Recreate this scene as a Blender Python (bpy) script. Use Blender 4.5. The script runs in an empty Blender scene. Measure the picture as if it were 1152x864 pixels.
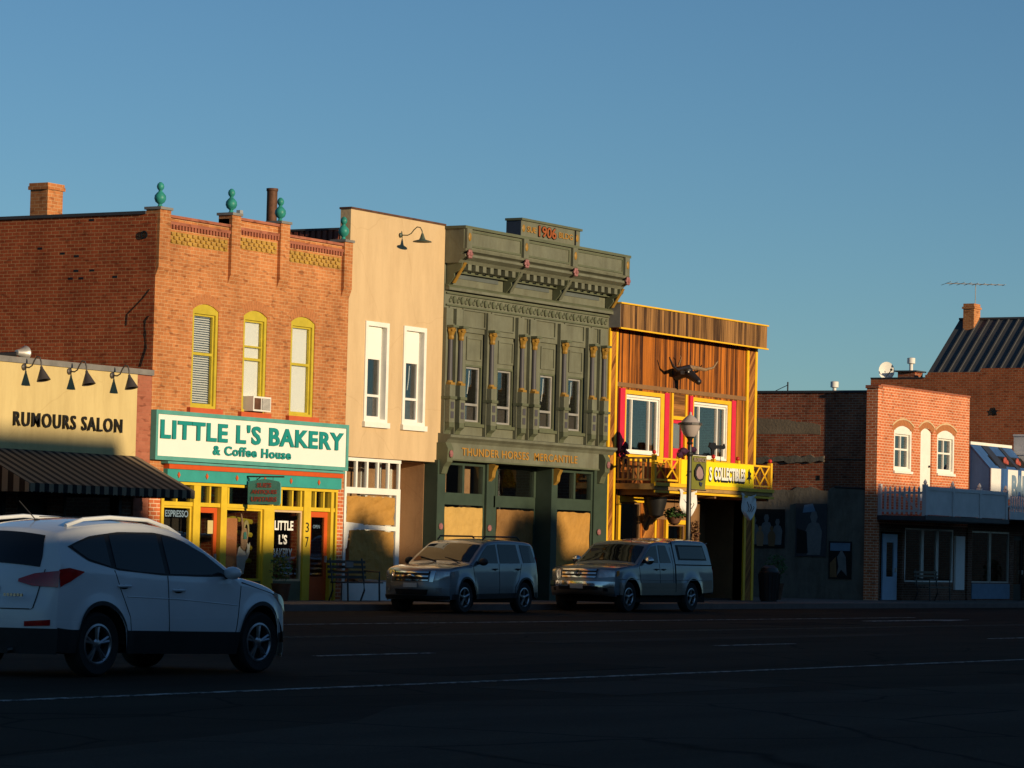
import bpy, bmesh, math, random
from mathutils import Vector, Matrix
R = math.radians
rnd = random.Random(7)
SC = bpy.context.scene
COL = SC.collection

# ------------------------------------------------------------------ camera
AZ = R(31.03); TH = math.atan(190/3700); ROLL = 0.024
Fw = Vector((math.cos(AZ)*math.cos(TH), math.sin(AZ)*math.cos(TH), math.sin(TH)))
R0 = Vector((math.sin(AZ), -math.cos(AZ), 0)); U0 = R0.cross(Fw)
Rt = R0*math.cos(ROLL)+U0*math.sin(ROLL); Up = U0*math.cos(ROLL)-R0*math.sin(ROLL)
cd = bpy.data.cameras.new('camera'); cam = bpy.data.objects.new('camera', cd); COL.objects.link(cam)
m = Matrix((Rt, Up, -Fw)).transposed().to_4x4(); m.translation = Vector((0, -44, 1.38)); cam.matrix_world = m
cd.sensor_width = 36; cd.lens = 36*3700/1152; cd.clip_start = .1; cd.clip_end = 3000
SC.camera = cam
SC.render.resolution_x = 1024; SC.render.resolution_y = 768

# ------------------------------------------------------------------ sky, sun, exposure
SUN_EL, SUN_AZ = 9.6, 9.5          # degrees; azimuth left of the facade normal
W = bpy.data.worlds.new('World'); SC.world = W; W.use_nodes = True
nt = W.node_tree; nt.nodes.clear()
sky = nt.nodes.new('ShaderNodeTexSky'); sky.sky_type = 'NISHITA'; sky.sun_disc = False
sky.sun_elevation = R(SUN_EL); sky.sun_rotation = R(180+SUN_AZ); sky.altitude = 1500
sky.air_density = 1.0; sky.dust_density = 0.3; sky.ozone_density = 2.6
bg = nt.nodes.new('ShaderNodeBackground'); bg.inputs[1].default_value = 0.083
wo = nt.nodes.new('ShaderNodeOutputWorld')
tint = nt.nodes.new('ShaderNodeMixRGB'); tint.blend_type = 'MULTIPLY'; tint.inputs[0].default_value = 1; tint.inputs[2].default_value = (.80, 1.02, 1.12, 1)   # cool white balance of the evening sky
nt.links.new(sky.outputs[0], tint.inputs[1]); nt.links.new(tint.outputs[0], bg.inputs[0]); nt.links.new(bg.outputs[0], wo.inputs[0])
sl = bpy.data.lights.new('sun', 'SUN'); sl.energy = 5.0; sl.angle = R(0.6); sl.color = (1, .79, .50)
so = bpy.data.objects.new('sun', sl); COL.objects.link(so)
sd = Vector((-math.sin(R(SUN_AZ))*math.cos(R(SUN_EL)), -math.cos(R(SUN_AZ))*math.cos(R(SUN_EL)), math.sin(R(SUN_EL))))
so.rotation_euler = sd.to_track_quat('Z', 'Y').to_euler(); so.location = (30, -60, 40)
SC.view_settings.view_transform = 'Standard'; SC.view_settings.look = 'None'
SC.view_settings.exposure = 0; SC.view_settings.gamma = 1; SC.view_settings.use_curve_mapping = False

# ------------------------------------------------------------------ helpers
ORG = {}
def thing(name, label, cat, loc=(0, 0, 0), group=None, kind=None):
    o = bpy.data.objects.new(name, None); COL.objects.link(o); o.location = loc
    o.empty_display_size = .3; ORG[o.name] = Vector(loc); meta(o, label, cat, group, kind); return o
def meta(o, label=None, cat=None, group=None, kind=None):
    if label: o['label'] = label
    if cat: o['category'] = cat
    if group: o['group'] = group
    if kind: o['kind'] = kind
    return o
class MB:
    def __init__(s): s.v = []; s.f = []
    def add(s, vs, fs):
        n = len(s.v); s.v += [tuple(v) for v in vs]; s.f += [tuple(i+n for i in f) for f in fs]; return s
    def box(s, x0, x1, y0, y1, z0, z1):
        return s.add([(x, y, z) for x in (x0, x1) for y in (y0, y1) for z in (z0, z1)],
                     [(0,1,3,2), (4,6,7,5), (0,4,5,1), (2,3,7,6), (0,2,6,4), (1,5,7,3)])
    def prism(s, poly, axis, a, b):
        n = len(poly)
        def p(u, v, w): return {'x': (w, u, v), 'y': (u, w, v), 'z': (u, v, w)}[axis]
        vs = [p(u, v, a) for u, v in poly]+[p(u, v, b) for u, v in poly]
        return s.add(vs, [tuple(range(n)), tuple(range(2*n-1, n-1, -1))]+[(i, (i+1) % n, n+(i+1) % n, n+i) for i in range(n)])
    def tube(s, pts, r, n=8, r1=None):
        pts = [Vector(p) for p in pts]; k = len(pts); rings = []
        up = Vector((0, 0, 1))
        for i, p in enumerate(pts):
            d = (pts[min(i+1, k-1)]-pts[max(i-1, 0)]).normalized()
            a = d.cross(up); a = a.normalized() if a.length > 1e-4 else Vector((1, 0, 0))
            b = d.cross(a).normalized(); rr = r+(0 if r1 is None else (r1-r)*i/(k-1))
            rings.append([p+a*rr*math.cos(2*math.pi*j/n)+b*rr*math.sin(2*math.pi*j/n) for j in range(n)])
        vs = [v for g in rings for v in g]; fs = []
        for i in range(k-1):
            for j in range(n): fs.append((i*n+j, i*n+(j+1) % n, (i+1)*n+(j+1) % n, (i+1)*n+j))
        fs += [tuple(range(n)), tuple(range((k-1)*n, k*n))]
        return s.add(vs, fs)
    def lathe(s, prof, c=(0, 0, 0), n=20, axis='z', close=False):
        vs = []; fs = []; k = len(prof)
        for r, h in prof:
            for j in range(n):
                a = 2*math.pi*j/n; u, v = r*math.cos(a), r*math.sin(a)
                q = {'z': (u, v, h), 'y': (u, h, v), 'x': (h, u, v)}[axis]
                vs.append((c[0]+q[0], c[1]+q[1], c[2]+q[2]))
        for i in range(k-(0 if close else 1)):
            for j in range(n): a, b = i*n, ((i+1) % k)*n; fs.append((a+j, a+(j+1) % n, b+(j+1) % n, b+j))
        if not close: fs += [tuple(range(n)), tuple(range((k-1)*n, k*n))]
        return s.add(vs, fs)
    def ball(s, c, rx, ry=None, rz=None, n=12):
        ry = ry or rx; rz = rz or rx; m_ = n//2; vs = []; fs = []
        for i in range(m_+1):
            t = math.pi*i/m_
            for j in range(n):
                a = 2*math.pi*j/n
                vs.append((c[0]+rx*math.sin(t)*math.cos(a), c[1]+ry*math.sin(t)*math.sin(a), c[2]+rz*math.cos(t)))
        for i in range(m_):
            for j in range(n): fs.append((i*n+j, i*n+(j+1) % n, (i+1)*n+(j+1) % n, (i+1)*n+j))
        return s.add(vs, fs)
    def grid(s, rows):
        n = len(rows[0]); vs = [v for r in rows for v in r]
        return s.add(vs, [(i*n+j, i*n+j+1, (i+1)*n+j+1, (i+1)*n+j) for i in range(len(rows)-1) for j in range(n-1)])
    def quad(s, a, b, c, d): return s.add([a, b, c, d], [(0, 1, 2, 3)])
    def build(s, name, mat, parent=None, label=None, smooth=False, bevel=0, merge=False):
        o0 = ORG.get(parent.name, Vector((0, 0, 0))) if parent else Vector((0, 0, 0))
        me = bpy.data.meshes.new(name)
        me.from_pydata([tuple(Vector(v)-o0) for v in s.v], [], s.f)
        bm = bmesh.new(); bm.from_mesh(me)
        if merge: bmesh.ops.remove_doubles(bm, verts=bm.verts, dist=1e-4)
        bmesh.ops.recalc_face_normals(bm, faces=bm.faces); bm.to_mesh(me); bm.free()
        if smooth:
            for p in me.polygons: p.use_smooth = True
            if smooth != 'all':
                try: me.set_sharp_from_angle(angle=R(40))
                except Exception: pass
        me.materials.append(mat)
        o = bpy.data.objects.new(name, me); COL.objects.link(o)
        if parent: o.parent = parent
        ORG[o.name] = o0
        if label: o['label'] = label
        if bevel:
            b = o.modifiers.new('bevel', 'BEVEL'); b.width = bevel; b.segments = 2; b.limit_method = 'ANGLE'
        return o
def B(*a): return MB().box(*a)
def copy_tree(o, parent=None):
    c = o.copy(); COL.objects.link(c); c.parent = parent; ORG[c.name] = ORG.get(o.name, Vector())
    for ch in [k for k in bpy.data.objects if k.parent == o]: copy_tree(ch, c)
    return c
def tri_area(): pass

def text(name, s, u0, u1, z0, z1, w, mat, parent, depth=.03, bold=0.0, plane='y', shear=0, arc=0, label=None, spacing=1.0):
    """lettering scaled into a box; plane 'y' faces the street (-y), plane 'x' faces -x"""
    cu = bpy.data.curves.new(name, 'FONT'); cu.body = s; cu.extrude = .5; cu.offset = bold; cu.resolution_u = 3; cu.space_character = spacing
    t = bpy.data.objects.new('tmp', cu); COL.objects.link(t)
    dg = bpy.context.evaluated_depsgraph_get(); me = bpy.data.meshes.new_from_object(t.evaluated_get(dg))
    bpy.data.objects.remove(t); bpy.data.curves.remove(cu)
    xs = [v.co.x for v in me.vertices]; ys = [v.co.y for v in me.vertices]
    a, b, c, d = min(xs), max(xs), min(ys), max(ys)
    o0 = ORG.get(parent.name, Vector()) if parent else Vector()
    for v in me.vertices:
        fx = (v.co.x-a)/(b-a); fz = (v.co.y-c)/(d-c)
        u = u0+fx*(u1-u0)+shear*fz; z = z0+fz*(z1-z0)
        if arc: z -= arc*(1-(2*fx-1)**2)
        dd = v.co.z*depth
        q = Vector((u, w+dd, z)) if plane == 'y' else Vector((w+dd, u, z))
        v.co = q-o0
    me.materials.clear(); me.materials.append(mat)
    o = bpy.data.objects.new(name, me); COL.objects.link(o); o.parent = parent; ORG[o.name] = o0
    if label: o['label'] = label
    return o

# ------------------------------------------------------------------ materials
def nodes(name):
    mt = bpy.data.materials.new(name); mt.use_nodes = True; t = mt.node_tree
    return mt, t, t.nodes['Principled BSDF'], (lambda k: t.nodes.new('ShaderNode'+k)), t.links.new
def setp(p, rough=.6, metal=0, spec=.4, coat=0):
    p.inputs['Roughness'].default_value = rough; p.inputs['Metallic'].default_value = metal
    p.inputs['Specular IOR Level'].default_value = spec; p.inputs['Coat Weight'].default_value = coat
    p.inputs['Coat Roughness'].default_value = .04
def pnt(name, c, rough=.6, metal=0, spec=.3, coat=0, var=.18, sc=2.5, bump=.0, streak=0, obj=False, stain=0):
    """painted / plain surface with uneven tone and faint wear"""
    mt, t, p, N, L = nodes(name); setp(p, rough, metal, spec, coat)
    if obj:
        tc = N('TexCoord'); src = tc.outputs['Object']
    else:
        g = N('NewGeometry'); src = g.outputs['Position']
    mp = N('Mapping'); L(src, mp.inputs[0]); mp.inputs['Scale'].default_value = (1, 1, .25 if streak else 1)
    n1 = N('TexNoise'); n1.inputs['Scale'].default_value = sc; n1.inputs['Detail'].default_value = 6; n1.inputs['Roughness'].default_value = .65
    L(mp.outputs[0], n1.inputs['Vector'])
    cr = N('ValToRGB'); cr.color_ramp.elements[0].position = .3; cr.color_ramp.elements[1].position = .72
    cr.color_ramp.elements[0].color = tuple(x*(1-var) for x in c)+(1,); cr.color_ramp.elements[1].color = tuple(min(1, x*(1+var*.6)) for x in c)+(1,)
    L(n1.outputs[0], cr.inputs[0]); L(cr.outputs[0], p.inputs['Base Color'])
    if stain:                                             # run-off streaks, patches and hairline cracks in stucco
        m3 = N('Mapping'); m3.inputs['Scale'].default_value = (2.2, 2.2, .45); L(src, m3.inputs[0]); n3 = N('TexNoise'); n3.inputs['Scale'].default_value = 1; n3.inputs['Detail'].default_value = 9; n3.inputs['Roughness'].default_value = .72; L(m3.outputs[0], n3.inputs['Vector'])
        c3 = N('ValToRGB'); e = c3.color_ramp.elements; e[0].position = .33; e[0].color = (1-stain, 1-stain*1.15, 1-stain*1.3, 1); e[1].position = .58; e[1].color = (1, 1, 1, 1); L(n3.outputs[0], c3.inputs[0])
        n4 = N('TexNoise'); n4.inputs['Scale'].default_value = 1.1; L(src, n4.inputs['Vector']); va = N('MixRGB'); va.inputs[0].default_value = .35; L(src, va.inputs[1]); L(n4.outputs['Color'], va.inputs[2])
        vo = N('TexVoronoi'); vo.feature = 'DISTANCE_TO_EDGE'; vo.inputs['Scale'].default_value = .55; L(va.outputs[0], vo.inputs['Vector']); c4 = N('ValToRGB'); e = c4.color_ramp.elements; e[0].position = 0; e[0].color = (.90, .875, .85, 1); e[1].position = .005; e[1].color = (1, 1, 1, 1); L(vo.outputs[0], c4.inputs[0])
        ma = N('MixRGB'); ma.blend_type = 'MULTIPLY'; ma.inputs[0].default_value = 1; L(cr.outputs[0], ma.inputs[1]); L(c3.outputs[0], ma.inputs[2])
        mb_ = N('MixRGB'); mb_.blend_type = 'MULTIPLY'; mb_.inputs[0].default_value = 1; L(ma.outputs[0], mb_.inputs[1]); L(c4.outputs[0], mb_.inputs[2]); L(mb_.outputs[0], p.inputs['Base Color'])
    if bump:
        b = N('Bump'); b.inputs['Strength'].default_value = min(1, bump); b.inputs['Distance'].default_value = .02 if bump < .8 else .10
        n2 = N('TexNoise'); n2.inputs['Scale'].default_value = sc*8 if bump < .8 else sc*1.6; n2.inputs['Detail'].default_value = 5; L(src, n2.inputs['Vector'])
        L(n2.outputs[0], b.inputs['Height']); L(b.outputs[0], p.inputs['Normal'])
    return mt
def brick(name, c1, c2, mo, msize=.011, rough=.9, stain=.25, row=.079, bw=.225, patch=None):
    mt, t, p, N, L = nodes(name); setp(p, rough, 0, .2)
    g = N('NewGeometry'); sx = N('SeparateXYZ'); L(g.outputs['Position'], sx.inputs[0])
    ad = N('Math'); ad.operation = 'ADD'; L(sx.outputs[0], ad.inputs[0]); L(sx.outputs[1], ad.inputs[1])
    # slight waviness of the courses
    nw = N('TexNoise'); nw.inputs['Scale'].default_value = 1.2; L(g.outputs['Position'], nw.inputs['Vector'])
    wz = N('Math'); wz.operation = 'MULTIPLY_ADD'; wz.inputs[1].default_value = .02; L(nw.outputs[0], wz.inputs[0]); L(sx.outputs[2], wz.inputs[2])
    cb = N('CombineXYZ'); L(ad.outputs[0], cb.inputs[0]); L(wz.outputs[0], cb.inputs[1])
    bt = N('TexBrick'); bt.inputs['Scale'].default_value = 1; bt.inputs['Brick Width'].default_value = bw; bt.inputs['Row Height'].default_value = row
    bt.inputs['Mortar Size'].default_value = msize; bt.inputs['Mortar Smooth'].default_value = .3; bt.inputs['Bias'].default_value = 0
    bt.inputs['Color1'].default_value = c1+(1,); bt.inputs['Color2'].default_value = c2+(1,); bt.inputs['Mortar'].default_value = mo+(1,)
    L(cb.outputs[0], bt.inputs['Vector'])
    mpw = N('Mapping'); mpw.inputs['Scale'].default_value = (1, 1, .55); L(g.outputs['Position'], mpw.inputs[0])
    n1 = N('TexNoise'); n1.inputs['Scale'].default_value = .75; n1.inputs['Detail'].default_value = 10; n1.inputs['Roughness'].default_value = .78
    L(mpw.outputs[0], n1.inputs['Vector'])
    cr = N('ValToRGB'); cr.color_ramp.elements[0].position = .36; cr.color_ramp.elements[1].position = .62
    cr.color_ramp.elements[0].color = (1-stain, 1-stain*1.1, 1-stain*1.15, 1); cr.color_ramp.elements[1].color = (1.12, 1.1, 1.08, 1)
    L(n1.outputs[0], cr.inputs[0])
    # single dark bricks
    mp = N('Mapping'); mp.inputs['Scale'].default_value = (1/bw, 1/row, 1); L(cb.outputs[0], mp.inputs[0])
    n3 = N('TexNoise'); n3.inputs['Scale'].default_value = .8; n3.inputs['Detail'].default_value = 1; L(mp.outputs[0], n3.inputs['Vector'])
    c3 = N('ValToRGB'); c3.color_ramp.elements[0].position = .28; c3.color_ramp.elements[1].position = .40
    c3.color_ramp.elements[0].color = (.62, .56, .54, 1); c3.color_ramp.elements[1].color = (1, 1, 1, 1); L(n3.outputs[0], c3.inputs[0])
    mx = N('MixRGB'); mx.blend_type = 'MULTIPLY'; mx.inputs[0].default_value = 1; L(bt.outputs[0], mx.inputs[1]); L(cr.outputs[0], mx.inputs[2])
    mx2 = N('MixRGB'); mx2.blend_type = 'MULTIPLY'; mx2.inputs[0].default_value = 1; L(mx.outputs[0], mx2.inputs[1]); L(c3.outputs[0], mx2.inputs[2])
    L(mx2.outputs[0], p.inputs['Base Color'])
    b = N('Bump'); b.inputs['Strength'].default_value = .5; b.inputs['Distance'].default_value = .008; b.invert = True
    L(bt.outputs['Fac'], b.inputs['Height']); L(b.outputs[0], p.inputs['Normal'])
    return mt
def planks(name, ca, cb_, w=.14, diag=0, dirt=.5, horiz=False):
    """weathered boards: per-board tone plus long grain"""
    mt, t, p, N, L = nodes(name); setp(p, .7, 0, .2)
    g = N('NewGeometry'); sx = N('SeparateXYZ'); L(g.outputs['Position'], sx.inputs[0])
    a = N('Math'); a.operation = 'ADD'; L(sx.outputs[0], a.inputs[0]); L(sx.outputs[1], a.inputs[1])
    u = a.outputs[0]; v = sx.outputs[2]
    if diag:
        b1 = N('Math'); b1.operation = 'MULTIPLY_ADD'; b1.inputs[1].default_value = diag; L(sx.outputs[2], b1.inputs[0]); L(a.outputs[0], b1.inputs[2]); u = b1.outputs[0]
    if horiz: u, v = v, u
    dv = N('Math'); dv.operation = 'DIVIDE'; dv.inputs[1].default_value = w; L(u, dv.inputs[0])
    fl = N('Math'); fl.operation = 'FLOOR'; L(dv.outputs[0], fl.inputs[0])
    wn = N('TexWhiteNoise'); wn.noise_dimensions = '1D'; L(fl.outputs[0], wn.inputs['W'])
    cb2 = N('CombineXYZ'); L(u, cb2.inputs[0]); L(v, cb2.inputs[1]); L(fl.outputs[0], cb2.inputs[2])
    mp = N('Mapping'); mp.inputs['Scale'].default_value = (38, .9, 5.3); L(cb2.outputs[0], mp.inputs[0])
    n1 = N('TexNoise'); n1.inputs['Scale'].default_value = 1; n1.inputs['Detail'].default_value = 7; n1.inputs['Roughness'].default_value = .65; L(mp.outputs[0], n1.inputs['Vector'])
    ma = N('Math'); ma.operation = 'MULTIPLY_ADD'; ma.inputs[1].default_value = .34; L(wn.outputs[0], ma.inputs[0]); L(n1.outputs[0], ma.inputs[2])
    cr = N('ValToRGB'); e = cr.color_ramp.elements; e[0].position = .50; e[1].position = .94
    e[0].color = ca+(1,); e[1].color = cb_+(1,)
    L(ma.outputs[0], cr.inputs[0])
    fr = N('Math'); fr.operation = 'FRACT'; L(dv.outputs[0], fr.inputs[0])
    c2 = N('ValToRGB'); e = c2.color_ramp.elements; e[0].position = 0; e[0].color = (.15, .15, .15, 1); e[1].position = .09; e[1].color = (1, 1, 1, 1); L(fr.outputs[0], c2.inputs[0])
    mx = N('MixRGB'); mx.blend_type = 'MULTIPLY'; mx.inputs[0].default_value = 1; L(cr.outputs[0], mx.inputs[1]); L(c2.outputs[0], mx.inputs[2])
    L(mx.outputs[0], p.inputs['Base Color'])
    b = N('Bump'); b.inputs['Strength'].default_value = .4; b.inputs['Distance'].default_value = .01; L(c2.outputs[0], b.inputs['Height']); L(b.outputs[0], p.inputs['Normal'])
    return mt
def stripes(name, c1, c2, w, axis=0):
    mt, t, p, N, L = nodes(name); setp(p, .85, 0, .15)
    g = N('NewGeometry'); sx = N('SeparateXYZ'); L(g.outputs['Position'], sx.inputs[0])
    dv = N('Math'); dv.operation = 'DIVIDE'; dv.inputs[1].default_value = w; L(sx.outputs[axis], dv.inputs[0])
    fr = N('Math'); fr.operation = 'FRACT'; L(dv.outputs[0], fr.inputs[0])
    gt = N('Math'); gt.operation = 'GREATER_THAN'; gt.inputs[1].default_value = .5; L(fr.outputs[0], gt.inputs[0])
    mx = N('MixRGB'); mx.inputs[1].default_value = c1+(1,); mx.inputs[2].default_value = c2+(1,); L(gt.outputs[0], mx.inputs[0])
    L(mx.outputs[0], p.inputs['Base Color']); return mt
def glass_mat(name, tint=(.75, .8, .82), rough=.02, ior=1.6):
    mt = bpy.data.materials.new(name); mt.use_nodes = True; t = mt.node_tree; t.nodes.clear()
    N = lambda k: t.nodes.new('ShaderNode'+k)
    o = N('OutputMaterial'); tr = N('BsdfTransparent'); tr.inputs[0].default_value = tint+(1,)
    gl = N('BsdfGlossy'); gl.inputs['Roughness'].default_value = rough; lw = N('LayerWeight'); lw.inputs[0].default_value = .5; pw = N('Math'); pw.operation = 'POWER'; pw.inputs[1].default_value = 3.0; t.links.new(lw.outputs['Facing'], pw.inputs[0]); fr = N('Math'); fr.operation = 'MULTIPLY_ADD'; fr.inputs[1].default_value = .9; fr.inputs[2].default_value = .06; t.links.new(pw.outputs[0], fr.inputs[0])
    g = N('NewGeometry'); ns = N('TexNoise'); ns.inputs['Scale'].default_value = 1.3; t.links.new(g.outputs['Position'], ns.inputs['Vector'])
    b = N('Bump'); b.inputs['Strength'].default_value = .25; b.inputs['Distance'].default_value = .01; t.links.new(ns.outputs[0], b.inputs['Height'])
    t.links.new(b.outputs[0], gl.inputs['Normal'])
    mx = N('MixShader'); t.links.new(fr.outputs[0], mx.inputs[0]); t.links.new(tr.outputs[0], mx.inputs[1]); t.links.new(gl.outputs[0], mx.inputs[2])
    t.links.new(mx.outputs[0], o.inputs[0]); return mt

M = dict(
 brickA=brick('brick_orange', (.52, .205, .075), (.42, .155, .055), (.56, .34, .175), .0075, stain=.32),
 brickS=brick('brick_side_red', (.50, .105, .034), (.36, .07, .022), (.55, .27, .12), .009, stain=.35),
 brickR=brick('brick_right', (.58, .16, .06), (.50, .125, .045), (.68, .46, .31), .012, stain=.2, row=.088, bw=.24),
 brickM=brick('brick_worn', (.42, .11, .045), (.25, .065, .03), (.36, .27, .19), .010, stain=.5),
 brickD=brick('brick_big_wall', (.50, .13, .045), (.38, .09, .03), (.40, .23, .13), .011, stain=.25, row=.085),
 brickP=brick('brick_pier', (.36, .13, .08), (.30, .10, .06), (.33, .13, .08), .006, stain=.15),
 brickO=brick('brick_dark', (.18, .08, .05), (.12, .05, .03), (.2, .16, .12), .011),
 arch=pnt('arch_brick', (.44, .17, .064), .9, var=.25, sc=12),
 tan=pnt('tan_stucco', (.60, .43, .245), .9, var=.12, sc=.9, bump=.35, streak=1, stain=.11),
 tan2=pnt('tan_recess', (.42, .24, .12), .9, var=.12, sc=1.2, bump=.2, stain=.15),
 cream=pnt('cream_stucco', (.60, .47, .22), .9, var=.10, sc=.7, bump=.3, streak=1, stain=.14),
 white=pnt('white_paint', (.80, .77, .70), .5, var=.07, sc=4),
 shade=pnt('white_shade_cloth', (.82, .79, .72), .8, var=.03, sc=3),
 ywin=pnt('mustard_paint', (.50, .39, .035), .5, var=.15, sc=4),
 yel=pnt('yellow_paint', (.66, .45, .03), .5, var=.12, sc=4),
 yelw=pnt('golden_yellow_paint', (.80, .45, .015), .5, var=.12, sc=4),
 org=pnt('orange_paint', (.55, .085, .015), .5, var=.1, sc=4),
 sill=pnt('red_orange_sill', (.52, .10, .035), .6, var=.15, sc=5),
 teal=pnt('teal_paint', (.04, .30, .27), .5, var=.12, sc=3),
 teal2=pnt('teal_frame_paint', (.10, .33, .29), .5, var=.15, sc=3),
 tlet=pnt('teal_lettering', (.012, .24, .22), .5, var=.05, sc=3),
 copper=pnt('verdigris', (.03, .25, .21), .45, var=.35, sc=9),
 signw=pnt('sign_white', (.80, .78, .72), .4, var=.03, sc=2),
 black=pnt('black_paint', (.012, .011, .011), .5, var=.2, sc=4),
 iron=pnt('black_iron', (.02, .018, .017), .45, var=.3, sc=8, spec=.5),
 lampm=pnt('dark_bronze_lamp', (.06, .05, .045), .4, var=.2, sc=6, spec=.5),
 lampg=pnt('green_enamel_lamp', (.07, .09, .06), .4, var=.2, sc=6, spec=.5),
 green=pnt('sage_green_paint', (.155, .16, .112), .55, var=.2, sc=1.6, bump=.15, stain=.22),
 green2=pnt('sage_green_dark', (.105, .115, .068), .55, var=.2, sc=2),
 greend=pnt('deep_green_paint', (.038, .058, .040), .5, var=.2, sc=2.5),
 greyb=pnt('blue_grey_panel', (.10, .115, .11), .6, var=.2, sc=2),
 shaft=pnt('mauve_column', (.07, .066, .075), .5, var=.1, sc=3),
 gold=pnt('gold_paint', (.30, .165, .028), .45, var=.2, sc=8),
 goldl=pnt('gold_lettering', (.38, .19, .03), .45, var=.15, sc=8),
 rose=pnt('rosette_red', (.30, .12, .12), .6, var=.4, sc=14),
 navy=pnt('dark_navy', (.025, .035, .06), .6, var=.15),
 cop=pnt('coping_grey', (.20, .19, .18), .7, var=.25, sc=3),
 copd=pnt('coping_dark', (.055, .055, .06), .6, var=.2, sc=3),
 pink=pnt('magenta_red_paint', (.62, .022, .055), .5, var=.1, sc=4),
 bany=pnt('banner_yellow', (.85, .66, .005), .55, var=.03, sc=2),
 paper=pnt('kraft_paper', (.44, .225, .048), .75, var=.18, sc=2.2, bump=.9),
 paperd=pnt('dark_kraft_paper', (.24, .12, .035), .75, var=.25, sc=2.2, bump=.9), paperl=pnt('pale_kraft_paper', (.52, .32, .09), .75, var=.15, sc=2.2, bump=.9),
 concrete=pnt('sidewalk_concrete', (.15, .12, .10), .9, var=.25, sc=1.2, bump=.3),
 kerb=pnt('kerb_concrete', (.15, .11, .095), .9, var=.25, sc=2, bump=.2),
 roof=pnt('roof_tar', (.05, .05, .05), .9, var=.3, sc=1),
 stucp=pnt('render_patch', (.26, .19, .12), .95, var=.25, sc=1.5, bump=.4), stucg=pnt('grey_stucco', (.19, .165, .13), .95, var=.3, sc=1.2, bump=.5, stain=.3),
 interior=pnt('dim_interior', (.045, .035, .028), .9, var=.3, sc=1),
 rust=pnt('rusty_metal', (.13, .06, .035), .7, var=.5, sc=6, metal=.3),
 redmet=pnt('red_corrugated_metal', (.16, .045, .03), .55, var=.3, sc=4),
 galv=pnt('galvanised_metal', (.5, .48, .45), .4, var=.2, sc=5, metal=.5),
 wall2=pnt('plain_wall', (.22, .18, .14), .9, var=.2, sc=.8),
 wood=planks('stained_boards', (.032, .010, .004), (.60, .185, .022), .095),
 woodf=planks('weathered_fascia_boards', (.035, .016, .008), (.40, .20, .065), .13),
 woodd=planks('diagonal_boards', (.12, .035, .008), (.52, .21, .04), .13, diag=-.8),
 woodh=planks('horizontal_boards', (.10, .04, .012), (.42, .18, .05), .15, horiz=True),
 deck=pnt('deck_timber', (.40, .24, .08), .7, var=.35, sc=3, streak=0),
 brown=pnt('brown_board', (.23, .12, .05), .8, var=.2, sc=2),
 awn=stripes('awning_stripe', (.020, .018, .017), (.22, .165, .11), .30),
 awny=stripes('awning_stripe_end', (.05, .025, .015), (.33, .20, .12), .30, axis=1),
 blue=pnt('blue_canvas', (.035, .10, .26), .6, var=.3, sc=2, streak=1),
 whitec=pnt('white_canvas', (.72, .70, .66), .7, var=.06, sc=3),
 fence=pnt('white_fence_paint', (.62, .58, .56), .6, var=.12, sc=2),
 doorb=pnt('pale_blue_door', (.30, .42, .55), .5, var=.1),
 seam=pnt('seam_roof_grey', (.075, .075, .078), .65, var=.15, sc=2, spec=.1),
 pane=glass_mat('window_glass', (.96, .97, .97)), paned=glass_mat('shop_glass', (.84, .86, .86)),
 leaf=pnt('leaf_green', (.05, .11, .025), .6, var=.5, sc=20), petal=pnt('petal_pink', (.55, .35, .33), .6, var=.3, sc=20),
 bull=pnt('dark_bull_hide', (.018, .012, .010), .45, var=.4, sc=8, spec=.5), horn=pnt('horn', (.30, .19, .10), .4, var=.5, sc=9),
 purple=pnt('dark_purple', (.05, .012, .04), .7, var=.3, sc=8),
 redfin=pnt('red_knob', (.5, .02, .015), .4, var=.1), bluepaint=pnt('pale_blue_paint', (.16, .24, .33), .7, var=.2, sc=3),
)
M['trunkm'] = pnt('bark', (.09, .065, .045), .9, var=.3, sc=6)

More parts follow.
